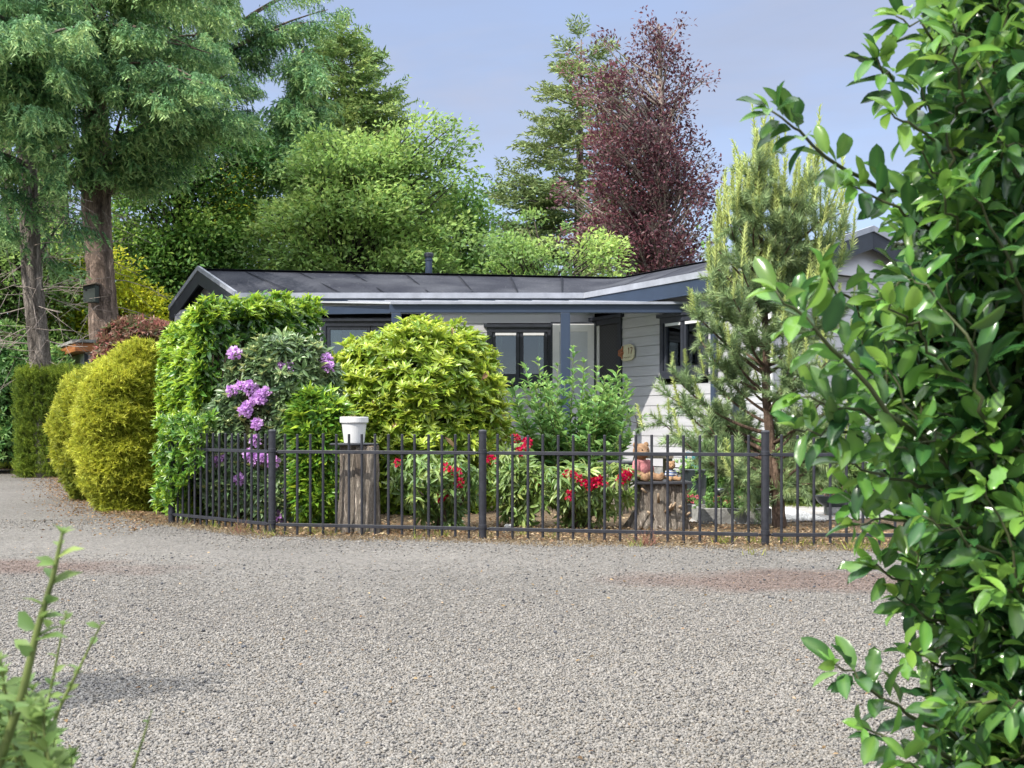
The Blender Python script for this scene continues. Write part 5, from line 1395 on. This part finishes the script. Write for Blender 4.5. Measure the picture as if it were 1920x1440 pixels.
mb = MB(); mb.lathe(pc, [(.1015, .191), (.06, .197), (.003, .2)], 24); mb.build('potting_soil', M['stumptop'], pt)
L = Leaves(); n = 60; a = rng.uniform(0, 6.28, n); rr = rng.uniform(0, .09, n); L.put(BLADE, np.stack([pc[0] + rr * np.cos(a), pc[1] + rr * np.sin(a), np.full(n, pz + .195)], 1), rv(rng, n) * .5 + (0, 0, .8), rv(rng, n), np.stack([np.full(n, .008), rng.uniform(.02, .05, n), np.ones(n)], 1), rng.uniform(.2, .8, n)); L.build('dry_stalks', M['straw'], pt)

YB = 9.4
stump('broad rotten tree stump with roots under the teddy bears', YB, 1196, 1282, 907, .16, 9, 9, 9)
HB = GZ(907, YB)
mb = MB(); q = [(1183, -.22), (1291, -.20), (1287, .20), (1190, .22)]; mb.slab([(GX(u, YB), YB + dy, HB + .006) for u, dy in q], (0, 0, .020)); o = mb.build('stump_slab', M['slate'], None, bevel=.003)
tag(o, 'dark flat slab lying on the rotten stump under the bears', 'slab')
ZB = HB + .026

def bear(label, c, s, rz, colr, shirt, face_dir, mats):
    """seated bear, height about 1 unit times s, facing local -y"""
    t = thing('teddy_bear', label, 'teddy bear', tuple(c))
    ca, sa = math.cos(rz), math.sin(rz); Rm = np.array(((ca, -sa, 0), (sa, ca, 0), (0, 0, 1)))
    T_ = lambda p: np.asarray(c) + Rm @ (np.asarray(p, float) * s)
    body = MB()
    def blob(p, r, q=None, m=None):
        (m or body).ball(T_(p), [x * s for x in (r if not np.isscalar(r) else (r, r, r))], 14, 10, ax=Rm.T)
    blob((0, .02, .27), (.22, .19, .27)); blob((0, 0, .50), (.15, .13, .12))
    hd = np.array((face_dir * .03, -.03, .78)); blob(hd, (.245, .215, .215))
    blob(hd + (face_dir * .06, -.185, -.06), (.115, .10, .085)); blob(hd + (face_dir * .03, -.12, -.03), (.15, .13, .12))
    for sx in (-1, 1): blob(hd + (sx * .185, .02, .175), (.085, .05, .085))
    def limb(pts, rr):
        pts = [np.asarray(p, float) for p in pts]
        for i in range(len(pts) - 1):
            for k in range(7):
                f = k / 6; blob(pts[i] * (1 - f) + pts[i + 1] * f, rr[i] * (1 - f) + rr[i + 1] * f)
    for sx in (-1, 1):
        limb([(sx * .20, -.02, .45), (sx * .27, -.07, .28), (sx * .27, -.16, .12)], [.085, .08, .072])
        limb([(sx * .12, -.08, .13), (sx * .20, -.30, .11), (sx * .25, -.48, .09)], [.125, .105, .092])
        blob((sx * .255, -.52, .125), (.085, .06, .115))
    b = body.build('body', mats[0], t, smooth=True)
    rm = b.modifiers.new('remesh', 'REMESH'); rm.mode = 'VOXEL'; rm.voxel_size = .018 * s; rm.use_smooth_shade = True
    sm = b.modifiers.new('smooth', 'SMOOTH'); sm.factor = .5; sm.iterations = 4
    m = MB(); blob((0, .015, .30), (.238, .207, .245), m=m); blob((0, 0, .50), (.17, .148, .10), m=m)
    for sx in (-1, 1):
        for k in range(6):
            f = k / 5; blob(np.array((sx * .20, -.02, .46)) * (1 - f) + np.array((sx * .262, -.06, .31)) * f, .104, m=m)
    sh = m.build('shirt', mats[1], t, smooth=True); rm = sh.modifiers.new('remesh', 'REMESH'); rm.mode = 'VOXEL'; rm.voxel_size = .018 * s; rm.use_smooth_shade = True
    sm = sh.modifiers.new('smooth', 'SMOOTH'); sm.factor = .5; sm.iterations = 3
    for sx in (-1, 1):
        m = MB(); m.ball(T_(hd + (face_dir * .045 + sx * .085, -.20, .045)), .020 * s, 10, 8); m.build('eye', M['dark'], t, smooth=True)
        m = MB(); m.ball(T_(hd + (sx * .185, -.022, .175)), [x * s for x in (.045, .025, .045)], 10, 8, ax=Rm.T); m.build('inner_ear', mats[2], t, smooth=True)
    m = MB(); m.ball(T_(hd + (face_dir * .065, -.285, -.03)), [x * s for x in (.032, .02, .024)], 10, 8, ax=Rm.T); m.build('nose', M['dark'], t, smooth=True)
    return t, T_
plush = solid('brown_plush', (.33, .21, .125), .95, .1, c2=(.22, .13, .075), scale=40, bump=.7, bscale=160)
plush2 = solid('light_brown_plush', (.42, .27, .15), .95, .1, c2=(.30, .17, .09), scale=60, bump=.7, bscale=200)
pink = solid('pink_shirt', (.46, .21, .205), .9, .15, c2=(.34, .12, .13), scale=70, bump=.3)
def stripes():
    m, n, l, b = mat('blue_striped_shirt'); tc = n.new('ShaderNodeTexCoord'); w = n.new('ShaderNodeTexWave'); w.bands_direction = 'Z'; w.inputs['Scale'].default_value = 14; w.inputs['Distortion'].default_value = 1.5
    r = n.new('ShaderNodeValToRGB'); r.color_ramp.interpolation = 'CONSTANT'; r.color_ramp.elements[0].color = (.07, .11, .25, 1); r.color_ramp.elements[1].position = .6; r.color_ramp.elements[1].color = (.55, .56, .55, 1)
    l.new(tc.outputs['Object'], w.inputs[0]); l.new(w.outputs['Fac'], r.inputs[0]); l.new(r.outputs[0], b.inputs['Base Color']); b.inputs['Roughness'].default_value = .9; return m
bear('big brown teddy bear in a pink shirt sitting on the stump slab', (GX(1203, YB), YB - .0, ZB), .315, math.radians(34), None, None, -1.2, (plush, pink, plush2))
tb, T_ = bear('small teddy bear in a blue striped outfit leaning beside the big bear', (GX(1257, YB), YB - .02, ZB), .165, math.radians(20), None, None, -.6, (plush2, stripes(), plush))

# stump table behind, garden ornaments
stump('half-hidden brown stump with a grey slate top behind the red flowers', 10.9, 1136, 1176, 872, .1, 12)
H3 = GZ(872, 10.9); mb = MB(); mb.lathe((GX(1158, 10.9), 10.9, H3 + .004), [(.19, 0), (.20, .01), (.20, .03), (.19, .035)], 28); o = mb.build('slate_disc', M['slate'], None); tag(o, 'round grey slate disc on the half-hidden brown stump', 'slate disc')
t = thing('garden_bench', 'low dark weathered wooden bench behind the big teddy bear', 'bench'); YG = 12.4
x0, x1 = GX(1196, YG), GX(1262, YG); zt = GZ(857, YG)
mb = MB()
for k in range(4): mb.box(((x0 + x1) / 2, YG + k * .1, zt), (x1 - x0, .085, .03))
mb.build('seat', M['greywood'], t)
for x in (x0 + .04, x1 - .04):
    for y in (0, .3): mb = MB(); mb.box((x, YG + y, (zt - .016) / 2), (.06, .05, zt - .016)); mb.build('leg', M['greywood'], t)
YT = 9.75
def trough(label, u0, u1, vt, Y, dy, mt):
    t = thing('planter_trough', label, 'planter'); x0, x1 = GX(u0, Y), GX(u1, Y); z = GZ(vt, Y); w = .035
    mb = MB(); mb.box(((x0 + x1) / 2, Y, z / 2), (x1 - x0, w, z)); mb.box(((x0 + x1) / 2, Y + dy, z / 2), (x1 - x0, w, z)); mb.box((x0 + w / 2, Y + dy / 2, z / 2), (w, dy - w - .002, z)); mb.box((x1 - w / 2, Y + dy / 2, z / 2), (w, dy - w - .002, z)); mb.build('wall', mt, t, bevel=.006)
    mb = MB(); mb.box(((x0 + x1) / 2, Y + dy / 2, z - .05), (x1 - x0 - 2 * w - .004, dy - w - .004, .03)); mb.build('potting_soil', M['twig'], t)
    return (x0 + x1) / 2, Y + dy / 2, z
c1 = trough('grey concrete planter trough right of the bear stump', 1312, 1446, 953, YT, .42, M['concrete'])
c2 = trough('low dark planter trough directly beside the bear stump', 1284, 1313, 945, 10.4, .5, M['slate'])
def flower_plant(label, c, w, h, n, nf, fr):
    t = thing('pink_azalea', label, 'flower plant', group=None); L = Leaves(); p = np.asarray(c) + np.stack([rng.normal(size=n) * w, rng.normal(size=n) * w * .5, np.abs(rng.normal(size=n)) * h], 1)
    split_put(L, ROSU, p, rv(rng, n) * .5 + (0, 0, 1), rv(rng, n), rng.uniform(.03, .06, n), rng.uniform(.2, .8, n), rng); L.build('foliage', M['shrub'], t)
    for k in range(nf): blossom(t, np.asarray(c) + (rng.normal() * w * .8, -rng.uniform(.0, .1), h * rng.uniform(.5, 1.6)), fr * rng.uniform(.8, 1.2), M['pinkpetal'], rng, 22)
    return t
flower_plant('pink-flowered azalea in the concrete planter trough', (c1[0] - .05, c1[1], c1[2] - .03), .13, .09, 170, 9, .030)
flower_plant('small pink-flowered plant in the dark trough', (c2[0] + .0, c2[1], c2[2] - .03), .05, .07, 60, 5, .022)
t = thing('bird_bowl', 'small dark bowl on a thin rod in front of the planter trough', 'ornament'); q = P(1352, 985, 9.6); b = P(1352, 918, 9.6)
mb = MB(); mb.tube([(q[0], q[1], 0), b], .006, 8); mb.build('rod', M['slate'], t); mb = MB(); mb.lathe(b, [(.005, -.06), (.035, -.05), (.058, -.02), (.064, .01), (.058, .01), (.03, -.01), (.003, -.02)], 20); mb.build('bowl', M['darkpot'], t, smooth=True)
t = thing('bonsai_tray', 'dark shallow tray with a small reddish plant right of the young pine', 'planter'); c = P(1564, 936, 10.6)
mb = MB(); mb.lathe(c, [(.09, -.07), (.15, -.03), (.19, .03), (.20, .035), (.18, .035), (.16, .01), (.005, .005)], 28, sy=.7); mb.build('tray', M['darkpot'], t)
mb = MB(); mb.box((c[0], c[1], (c[2] - .07) / 2), (.16, .13, c[2] - .07)); mb.build('foot', M['concrete'], t)
L = Leaves(); n = 90; L.put(LEAF, c + rv(rng, n, (.08, .05, .03)) + (0, 0, .04), rv(rng, n) + (0, 0, .5), rv(rng, n), (.02, .045, .04), rng.uniform(0, 1, n)); L.build('foliage', M['photinia'], t)
t = thing('rain_barrel', 'dark teal rain barrel by the wall behind the young pine', 'barrel'); c = np.array((GX(1398, 14.9), 14.6, 0))
mb = MB(); mb.lathe(c, [(.20, .0), (.24, .1), (.26, .55), (.25, .95), (.23, 1.12), (.235, 1.13), (.235, 1.16), (.22, 1.17), (.005, 1.18)], 30); mb.build('barrel', M['darkpot'], t)
mb = MB(); mb.tube([c + (-.02, 0, 1.15), c + (-.02, 0, 1.45)], .035, 12); mb.build('inlet_pipe', M['bluegrey'], t)
t = thing('watering_can', 'teal watering can beside the grey block behind the bars', 'watering can'); c = P(1312, 872, 11.3); c[2] = GZ(880, 11.3)
mb = MB(); mb.lathe(c, [(.085, 0), (.088, .01), (.075, .17), (.06, .19), (.05, .19), (.05, .15)], 24); b = mb.build('can', M['teal'], t, smooth=True)
mb = MB(); mb.tube([c + (.07, 0, .04), c + (.14, 0, .12), c + (.19, 0, .19)], [.018, .013, .011], 8); mb.build('spout', M['teal'], t); mb = MB(); mb.tube([c + (-.07, 0, .16), c + (-.13, 0, .17), c + (-.14, 0, .09), c + (-.085, 0, .04)], .009, 8); mb.build('handle', M['teal'], t)
t = thing('stone_block', 'grey pebble-dashed block behind the small teddy bear', 'stone block'); mb = MB(); zt = c[2]
mb.box((GX(1290, 11.35), 11.35, zt / 2), (.30, .32, zt - .001)); mb.build('block', M['concrete'], t, bevel=.012)
mb = MB(); mb.box((GX(1290, 11.35), 11.35, zt - .012), (.34, .36, .02)); mb.build('top', M['concrete'], t, bevel=.004)
t = thing('round_pot', 'small black round pot hanging between the bars right of the small bear', 'pot'); c = P(1301, 888, 10.9); mb = MB(); mb.lathe((c[0], c[1], 0), [(.07, 0), (.10, .1), (.12, .25), (.13, .42), (.135, .43), (.12, .44), (.10, .40), (.003, .39)], 24); mb.build('pot', M['darkpot'], t)
L = Leaves(); n = 70; split_put(L, ROSU, np.array((c[0], c[1], .42)) + rv(rng, n, (.08, .08, .05)), rv(rng, n) * .6 + (0, 0, 1), rv(rng, n), rng.uniform(.04, .08, n), rng.uniform(.4, .9, n), rng); L.build('foliage', M['shrub'], t)
for label, Y, rows, mt, t0 in (('leafy green bush behind the young pine right of its stem', 12.0, [(800, 1480, 1560), (840, 1450, 1620), (890, 1455, 1640), (960, 1470, 1620)], 'privet', .5), ('low bright green bush behind the young pine left of its stem', 11.8, [(800, 1350, 1400), (830, 1325, 1430), (880, 1318, 1440), (940, 1325, 1430)], 'shrub', .6)):
    t, L, pf, p, nz = shrub('garden_bush', label, 'bush', Y, rows, .8, 650, ROSU, M[mt], (.07, .12), t0, .25, .7, .3, depth=(.6, 1.05), lump=.1); L.build('foliage', M[mt], t)
L = Leaves()
x = rng.uniform(GX(1410, 10.4), GX(1520, 10.4), 1500); y = rng.uniform(9.9, 11.2, 1500); s_ = rng.uniform(.012, .026, 1500)
L.put(TS[0], np.stack([x, y, .02 + s_ * .3], 1), rv(rng, 1500), rv(rng, 1500) + (0, 0, 1), s_, .5); L.build('white_pebbles', solid('white_pebble', (.55, .53, .50), .8, .2, noise=.2), None, kind='stuff')
mb = MB()
for k in range(4):
    c = P(948 + (k % 2) * 6 + (k // 2) * 3, 966 - (k // 2) * 5, 9.0); c[2] = .02 + .03 * (k // 2); mb.ball(c, .026, 10, 8)
o = mb.build('stone_ornament', M['concrete'], None, smooth=True); tag(o, 'little heap of round stone balls behind the middle fence post', 'ornament')

# ------------------------------------------------------------------ litter, weeds, dry moss along the fence
def fence_y(x): return np.interp(x, (-4.2, -2.99, -1.9, -.223, 1.82, 3.9), (11.5, 9.84, 8.87, 8.5, 8.05, 7.98))
n = 9000; x = rng.uniform(-2.9, 3.6, n); y = fence_y(x) + np.abs(rng.normal(size=n)) * 1.0 - .12
L = Leaves(); s_ = rng.uniform(.012, .04, n); L.put(DIAMOND, np.stack([x, y, .012 + rng.uniform(0, .02, n)], 1), rv(rng, n, (1, 1, .15)), rv(rng, n) * .35 + (0, 0, 1), np.stack([s_ * .7, s_, s_], 1), rng.uniform(0, 1, n)); L.build('leaf_litter', M['oldleaf'], None, kind='stuff')
n = 10000; x = rng.uniform(-4.0, 3.8, n); y = fence_y(x) + rng.normal(size=n) * .10 - .10 - .12 * np.maximum(0, sn(np.stack([x, x, x], 1), 4, 1.3)); k = sn(np.stack([x * 2, y, y * 0], 1), 7, 1.6) > -.35; x, y = x[k], y[k]; n = len(x)
L = Leaves(); L.put(BLADE, np.stack([x, y, np.full(n, .006)], 1), rv(rng, n, (1, 1, .5)) + (0, 0, .35), rv(rng, n), np.stack([rng.uniform(.004, .008, n), rng.uniform(.02, .06, n), np.ones(n)], 1), rng.uniform(0, 1, n)); L.build('dry_moss', M['straw'], None, kind='stuff')
L = Leaves()
for k in range(46):
    x = rng.uniform(-2.9, 3.4); c = np.array((x, fence_y(x) + rng.normal() * .14, .005)); m = rng.integers(10, 26); L.put(BLADE, c + rv(rng, m, (.03, .03, 0)), rv(rng, m, (.5, .5, .2)) + (0, 0, .8), rv(rng, m), np.stack([rng.uniform(.004, .009, m), rng.uniform(.04, .12, m), np.ones(m)], 1), rng.uniform(.1, 1, m))
L.build('weeds', M['weed'], None, kind='stuff')
for label, u, v, Y in (('red-stemmed wispy weed at the foot of the left fence post', 452, 1000, 8.95), ('red-leaved weed at the fence foot below the bears', 1212, 1022, 8.1)):
    t = thing('red_weed', label, 'weed'); L = Leaves(); m = 60; c = np.array((GX(u, Y), Y, .0)); L.put(BLADE, c + rv(rng, m, (.03, .03, 0)), rv(rng, m, (.5, .4, .2)) + (0, 0, .9), rv(rng, m), np.stack([rng.uniform(.003, .006, m), rng.uniform(.06, .17, m), np.ones(m)], 1), rng.uniform(.2, .9, m)); L.build('stems', M['photinia'], t)
# dark needle litter under the hedges on the left
n = 7000; x = rng.uniform(-9.5, -3.0, n); y = np.interp(-x, (3.0, 4.5, 7.5, 9.5), (10.1, 12.3, 19, 22)) - np.abs(rng.normal(size=n)) * .7; L = Leaves(); s_ = rng.uniform(.012, .035, n)
L.put(DIAMOND, np.stack([x, y, .012 + rng.uniform(0, .015, n)], 1), rv(rng, n, (1, 1, .2)), rv(rng, n) * .4 + (0, 0, 1), np.stack([s_ * .7, s_, s_], 1), rng.uniform(0, .6, n)); L.build('needle_litter', M['oldleaf'], None, kind='stuff')
n = 26000; x = rng.uniform(-2.2, 5.5, n); y = rng.uniform(11.5, 15, n); k = (y < np.interp(x, (-2.2, 1.2, 5.5), (15.1, 15.1, 14))) & (y > np.interp(x, (-2.2, -.4, 2.2, 5.5), (12.4, 12.4, 11.4, 11.4))); x, y = x[k], y[k]; n = len(x)
L = Leaves(); L.put(BLADE, np.stack([x, y, np.full(n, .012)], 1), rv(rng, n, (.4, .4, .1)) + (0, 0, 1), rv(rng, n), np.stack([rng.uniform(.005, .009, n), rng.uniform(.03, .06, n), np.ones(n)], 1), rng.uniform(0, .6, n)); L.build('grass', M['weed'], None, kind='stuff')

# bits of debris and odd dark stones lying on the gravel
n = 420; y = rng.uniform(2.7, 8.0, n); x = rng.uniform(-.5, .45, n) * y; k = y < fence_y(x) - .1; x, y = x[k], y[k]; n = len(x)
L = Leaves(); s_ = rng.uniform(.008, .022, n); L.put(LEAF, np.stack([x, y, np.full(n, .014)], 1), rv(rng, n, (1, 1, .15)), rv(rng, n) * .4 + (0, 0, 1), np.stack([s_ * .6, s_, s_], 1), rng.uniform(0, .9, n)); L.build('blown_leaves', M['oldleaf'], None, kind='stuff')
n = 110; y = rng.uniform(2.7, 7.6, n); x = rng.uniform(-.5, .45, n) * y; s_ = rng.uniform(.005, .0095, n); L = Leaves(); L.put(TS[1], np.stack([x, y, .006 + s_ * .4], 1), rv(rng, n, (1, 1, .2)), rv(rng, n, (.3, .3, 1)) + (0, 0, 1), np.stack([s_, s_ * 1.35, s_ * .7], 1), .5); L.build('dark_stones', solid('dark_pebble', (.055, .058, .066), .7, .3, noise=.5, scale=3), None, smooth=True, kind='stuff')

# ------------------------------------------------------------------ near plants: holly on the right, small-leaved shrub on the left
def holly_leaf(spiny, seed):
    r_ = np.random.default_rng(seed); n = 9; V, T, A = [], [], []
    ys = np.linspace(0, 1, n)
    w = np.interp(ys, (0, .06, .25, .5, .75, .92, 1), (.03, .14, .42, .50, .44, .24, .01))
    wav = r_.uniform(0, 6.28)
    for i, y in enumerate(ys):
        sp = (.12 if (i % 2 and 0 < i < n - 1) else -.05) * spiny
        zc = -.22 * (y - .15) ** 2
        for side in (-1, 0, 1):
            x = side * (w[i] + sp * (side != 0)); z = zc + abs(side) * (.10 + .06 * math.sin(wav + y * 9) * (spiny + .35) ) * min(1, w[i] * 2.5)
            V.append((x, y, z)); A.append(.22 if side == 0 else 0)
    for i in range(n - 1):
        for s in (0, 1):
            a = i * 3 + s; T += [(a, a + 1, a + 4), (a, a + 4, a + 3)]
    return tpl(V, T, A)
HLY = [holly_leaf(0, 1), holly_leaf(0, 2), holly_leaf(.25, 3), holly_leaf(.9, 4), holly_leaf(0, 5), holly_leaf(.1, 6)]
rng = np.random.default_rng(77)
holly = thing('holly_bush', 'tall glossy dark green holly bush filling the right edge close to the camera', 'holly bush')
LO, LN, mbh = Leaves(), Leaves(), MB()
def spray(pts, n, size, t0, leafrate=1.0, L_old=True, tipn=4):
    """leafy holly branch along the polyline pts (world)"""
    pts = np.asarray(pts, float); m = len(pts); s = np.linspace(0, 1, 14)
    q = np.stack([np.interp(s * (m - 1), range(m), pts[:, i]) for i in range(3)], 1)
    q[1:-1] += rng.normal(size=(12, 3)) * .004
    ln_ = np.linalg.norm(pts[-1] - pts[0]); mbh.tube(q, np.linspace(.0020 + .0042 * min(ln_, .8), .0013, 14), 6)
    ss = np.sort(rng.uniform(.12, 1, n)) ** .85; pp = np.stack([np.interp(ss, s, q[:, i]) for i in range(3)], 1)
    dr = nrm(q[-1] - q[0]); x = nrm(np.cross(dr, (0.2, 1, .1))); y = np.cross(dr, x)
    a = np.arange(n) * 2.4 + rng.normal(size=n) * .4
    d = dr * .55 + x * np.cos(a)[:, None] * .95 + y * np.sin(a)[:, None] * .75 + rv(rng, n) * .2 + (0, 0, .12)
    ln = rng.uniform(size[0], size[1], n) * (1 - .25 * ss)
    nz = np.array((0, -.25, .9)) + rv(rng, n) * .4
    tint = np.clip(t0 - .06 + .24 * ss + rng.normal(size=n) * .19, 0, 1)
    k = rng.choice(6, n, p=[.24, .22, .16, .10, .18, .10])
    for i in range(6):
        w = k == i; LO.put(HLY[i], pp[w] + nrm(d[w]) * .008, d[w], nz[w], np.stack([ln[w] * .41, ln[w], ln[w]], 1), tint[w])
    if tipn:
        d2 = dr + rv(rng, tipn) * .55; l2 = rng.uniform(.3, .62, tipn) * size[1]
        LO.put(HLY[0], q[-1][None].repeat(tipn, 0), d2, rv(rng, tipn) * .6 + (0, -.3, .8), np.stack([l2 * .42, l2, l2], 1), np.clip(t0 + .45 + rng.normal(size=tipn) * .1, 0, 1))
def PB(lst, Y):
    return [P(u, v, Y + dy) for u, v, dy in lst]
# the branches that stand free against sky, house and gravel: base first
for lst, Y, n, t0 in (
    ([(1880, 430, .35), (1760, 385, .2), (1650, 345, .08), (1560, 290, 0), (1490, 245, -.02), (1442, 205, -.03)], 1.55, 30, .36),
    ([(1900, 330, .3), (1800, 260, .2), (1720, 210, .05), (1665, 140, 0), (1640, 118, 0)], 1.6, 20, .36),
    ([(1930, 180, .3), (1840, 120, .2), (1745, 62, 0), (1680, 30, 0)], 1.6, 18, .40),
    ([(1940, 60, .3), (1850, 10, .1), (1760, -40, 0)], 1.6, 18, .40),
    ([(1920, 330, .3), (1800, 290, .1), (1720, 240, 0), (1670, 210, 0)], 1.5, 16, .42),
    ([(1900, 470, .3), (1760, 440, .1), (1680, 400, 0), (1600, 350, 0)], 1.6, 18, .36),
    ([(1900, 1000, .35), (1790, 880, .2), (1660, 760, .05), (1560, 650, 0), (1500, 590, -.03), (1455, 545, -.04)], 1.42, 26, .50),
    ([(1850, 760, .3), (1700, 660, .15), (1600, 570, .05), (1540, 520, 0)], 1.6, 20, .45),
    ([(1880, 900, .3), (1720, 800, .1), (1590, 770, 0), (1500, 745, 0)], 1.5, 18, .45),
    ([(1850, 820, .3), (1700, 810, .1), (1610, 815, 0), (1540, 800, 0), (1490, 805, 0)], 1.5, 14, .50),
    ([(1900, 960, .3), (1760, 920, .1), (1650, 890, 0), (1585, 870, 0)], 1.5, 18, .50),
    ([(1900, 1100, .3), (1780, 1010, .1), (1680, 970, 0), (1600, 985, 0)], 1.55, 18, .48),
    ([(1900, 1200, .3), (1790, 1140, .1), (1700, 1095, 0), (1635, 1050, 0)], 1.6, 20, .42),
    ([(1920, 1240, .3), (1830, 1190, .1), (1740, 1150, 0), (1680, 1120, 0)], 1.6, 16, .42),
    ([(1900, 1420, .3), (1790, 1380, .15), (1690, 1330, .05), (1610, 1275, 0), (1565, 1245, 0)], 1.5, 19, .36),
    ([(1880, 1470, .3), (1780, 1420, .1), (1690, 1390, 0), (1620, 1365, 0)], 1.5, 18, .36),
    ([(1850, 1290, .3), (1760, 1240, .1), (1700, 1215, 0)], 1.6, 9, .40),
    ([(1880, 1520, .2), (1780, 1480, .1), (1690, 1430, 0)], 1.45, 16, .38),
    ([(1900, 640, .3), (1790, 600, .1), (1700, 560, 0)], 1.7, 14, .40)):
    spray(PB(lst, Y), int(n * 1.15), (.050, .072), t0, tipn=3)
# body of the bush
edge_v = [-120, 0, 100, 200, 300, 400, 500, 600, 700, 800, 900, 1000, 1080, 1150, 1220, 1300, 1380, 1500]
edge_u = [1740, 1720, 1700, 1710, 1700, 1680, 1640, 1590, 1580, 1600, 1650, 1670, 1690, 1750, 1790, 1740, 1700, 1680]
for k in range(700):
    v = rng.uniform(-130, 1500); ue = np.interp(v, edge_v, edge_u); f = rng.uniform() ** .85
    u = ue + 10 + f * (2140 - ue); Y = 1.55 + rng.uniform(-.15, .25) + .75 * rng.uniform() ** 2.0
    e = P(u, v, Y) if Y < 1.9 else P(min(u + 25, 2150), v, Y)
    l_ = rng.uniform(.14, .28); d = nrm(np.array((-abs(.50 + rng.normal() * .35), -.40 + rng.normal() * .35, .60 + rng.normal() * .4)))
    b = e - d * l_ ; mid = (b + e) / 2 + rng.normal(size=3) * .015
    young = rng.uniform() < .45
    spray([b, mid, e], rng.integers(13, 20), (.046, .068), (.52 if young else .26) + rng.normal() * .06, tipn=4 if young else 2)
# older dark leaves deep inside
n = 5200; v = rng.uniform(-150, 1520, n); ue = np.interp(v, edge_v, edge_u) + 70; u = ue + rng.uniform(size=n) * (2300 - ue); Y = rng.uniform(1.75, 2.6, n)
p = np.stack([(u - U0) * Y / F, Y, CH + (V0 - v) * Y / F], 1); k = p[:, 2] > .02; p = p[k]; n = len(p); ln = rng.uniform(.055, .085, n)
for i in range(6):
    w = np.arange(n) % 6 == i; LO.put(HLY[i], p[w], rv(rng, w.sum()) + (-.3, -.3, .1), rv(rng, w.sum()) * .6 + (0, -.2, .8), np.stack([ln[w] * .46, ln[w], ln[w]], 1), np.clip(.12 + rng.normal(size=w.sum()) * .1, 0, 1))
# main stems
for x, y, r in ((1.35, 2.2, .035), (1.15, 2.0, .022), (1.65, 2.35, .03), (1.0, 1.9, .014)):
    q = np.stack([x + np.linspace(0, .1, 9) + rng.normal(size=9) * .015, y + rng.normal(size=9) * .02, np.linspace(-.02, 2.6, 9)], 1); mbh.tube(q, np.linspace(r, r * .35, 9), 8)
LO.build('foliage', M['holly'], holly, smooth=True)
mbh.build('branch', solid('dark_green_twig', (.055, .065, .026), .6, .3, noise=.3, scale=20), holly, smooth=True)
# small-leaved shrub at the lower left, running on past the left edge
t = thing('privet_shrub', 'small-leaved shrub with tall thin shoots close to the camera in the lower left corner', 'shrub')
L, mb = Leaves(), MB()
def shoot(lst, Y, r0, n, size, t0):
    q = np.array([P(u, v, Y + dy) for u, v, dy in lst]); m = len(q); s = np.linspace(0, 1, 16); pts = np.stack([np.interp(s * (m - 1), range(m), q[:, i]) for i in range(3)], 1)
    mb.tube(pts, np.linspace(r0, r0 * .35, 16), 6)
    ss = np.sort(rng.uniform(.05, 1, n)); p = np.stack([np.interp(ss, s, pts[:, i]) for i in range(3)], 1); a = np.arange(n) * 1.57 + rng.normal(size=n) * .4
    d = np.stack([np.cos(a), np.sin(a) * .8, .55 + rng.normal(size=n) * .25], 1); ln = rng.uniform(size[0], size[1], n) * (1 - .3 * ss)
    L.put(LEAF, p, d, rv(rng, n) * .4 + (0, -.3, 1), np.stack([ln * .5, ln, ln], 1), np.clip(t0 + rng.normal(size=n) * .15 + .2 * ss, 0, 1))
    L.put(ROSU[0], pts[-1][None], (pts[-1] - pts[-2])[None], rv(rng, 1), size[0] * .6, t0 + .2)
shoot([(-20, 1480, 0), (40, 1310, 0), (70, 1180, 0), (100, 1080, 0), (117, 1000, 0)], .90, .0042, 22, (.022, .036), .45)
shoot([(60, 1480, 0), (110, 1330, 0), (150, 1250, 0), (190, 1170, 0)], .95, .0022, 16, (.008, .018), .5)
shoot([(40, 1500, 0), (75, 1380, 0), (100, 1270, 0), (123, 1150, 0)], 1.0, .0020, 18, (.008, .016), .5)
shoot([(225, 1500, 0), (250, 1440, 0), (268, 1385, 0), (284, 1335, 0)], .95, .0018, 8, (.004, .010), .45)
for k in range(105):
    u0 = rng.uniform(-260, 130); u1 = u0 + rng.uniform(-70, 60); v1 = 1235 + max(0, u1 - 10) * 1.05 + abs(rng.normal()) * 90; Y = rng.uniform(.9, 1.25)
    shoot([(u0, 1640, 0), ((u0 + u1) / 2, (1600 + v1) / 2, rng.normal() * .02), (u1, v1, rng.normal() * .03)], Y, .0022, 20, (.020, .034), .38)
# the rest of the shrub outside the frame: its outer sprays throw the shadow on the gravel
for k in range(110):
    c = np.array((-2.40, 2.93, 1.2)) + rv(rng, 1, (.13, .07, .06))[0]; b = c + np.array((-.2, -.1, -.4)) + rng.normal(size=3) * .05; mb.tube([b, c], [.005, .002], 5)
    m = 26; d = rv(rng, m) + (0, 0, .3); ln = rng.uniform(.03, .05, m); L.put(LEAF, c + rv(rng, m, (.06, .06, .05)), d, rv(rng, m) * .5 + (0, 0, 1), np.stack([ln * .5, ln, ln], 1), rng.uniform(.2, .7, m))
for k in range(12): mb.tube([(-2.5 + rng.normal() * .06, 2.8 + rng.normal() * .06, 0), (-2.5 + rng.normal() * .1, 2.8 + rng.normal() * .1, .4), (-2.40 + rng.normal() * .1, 2.93 + rng.normal() * .06, 1.1)], [.016, .012, .006], 6)
L.build('foliage', M['privet'], t, smooth=True); mb.build('branch', M['greentwig'], t, smooth=True)
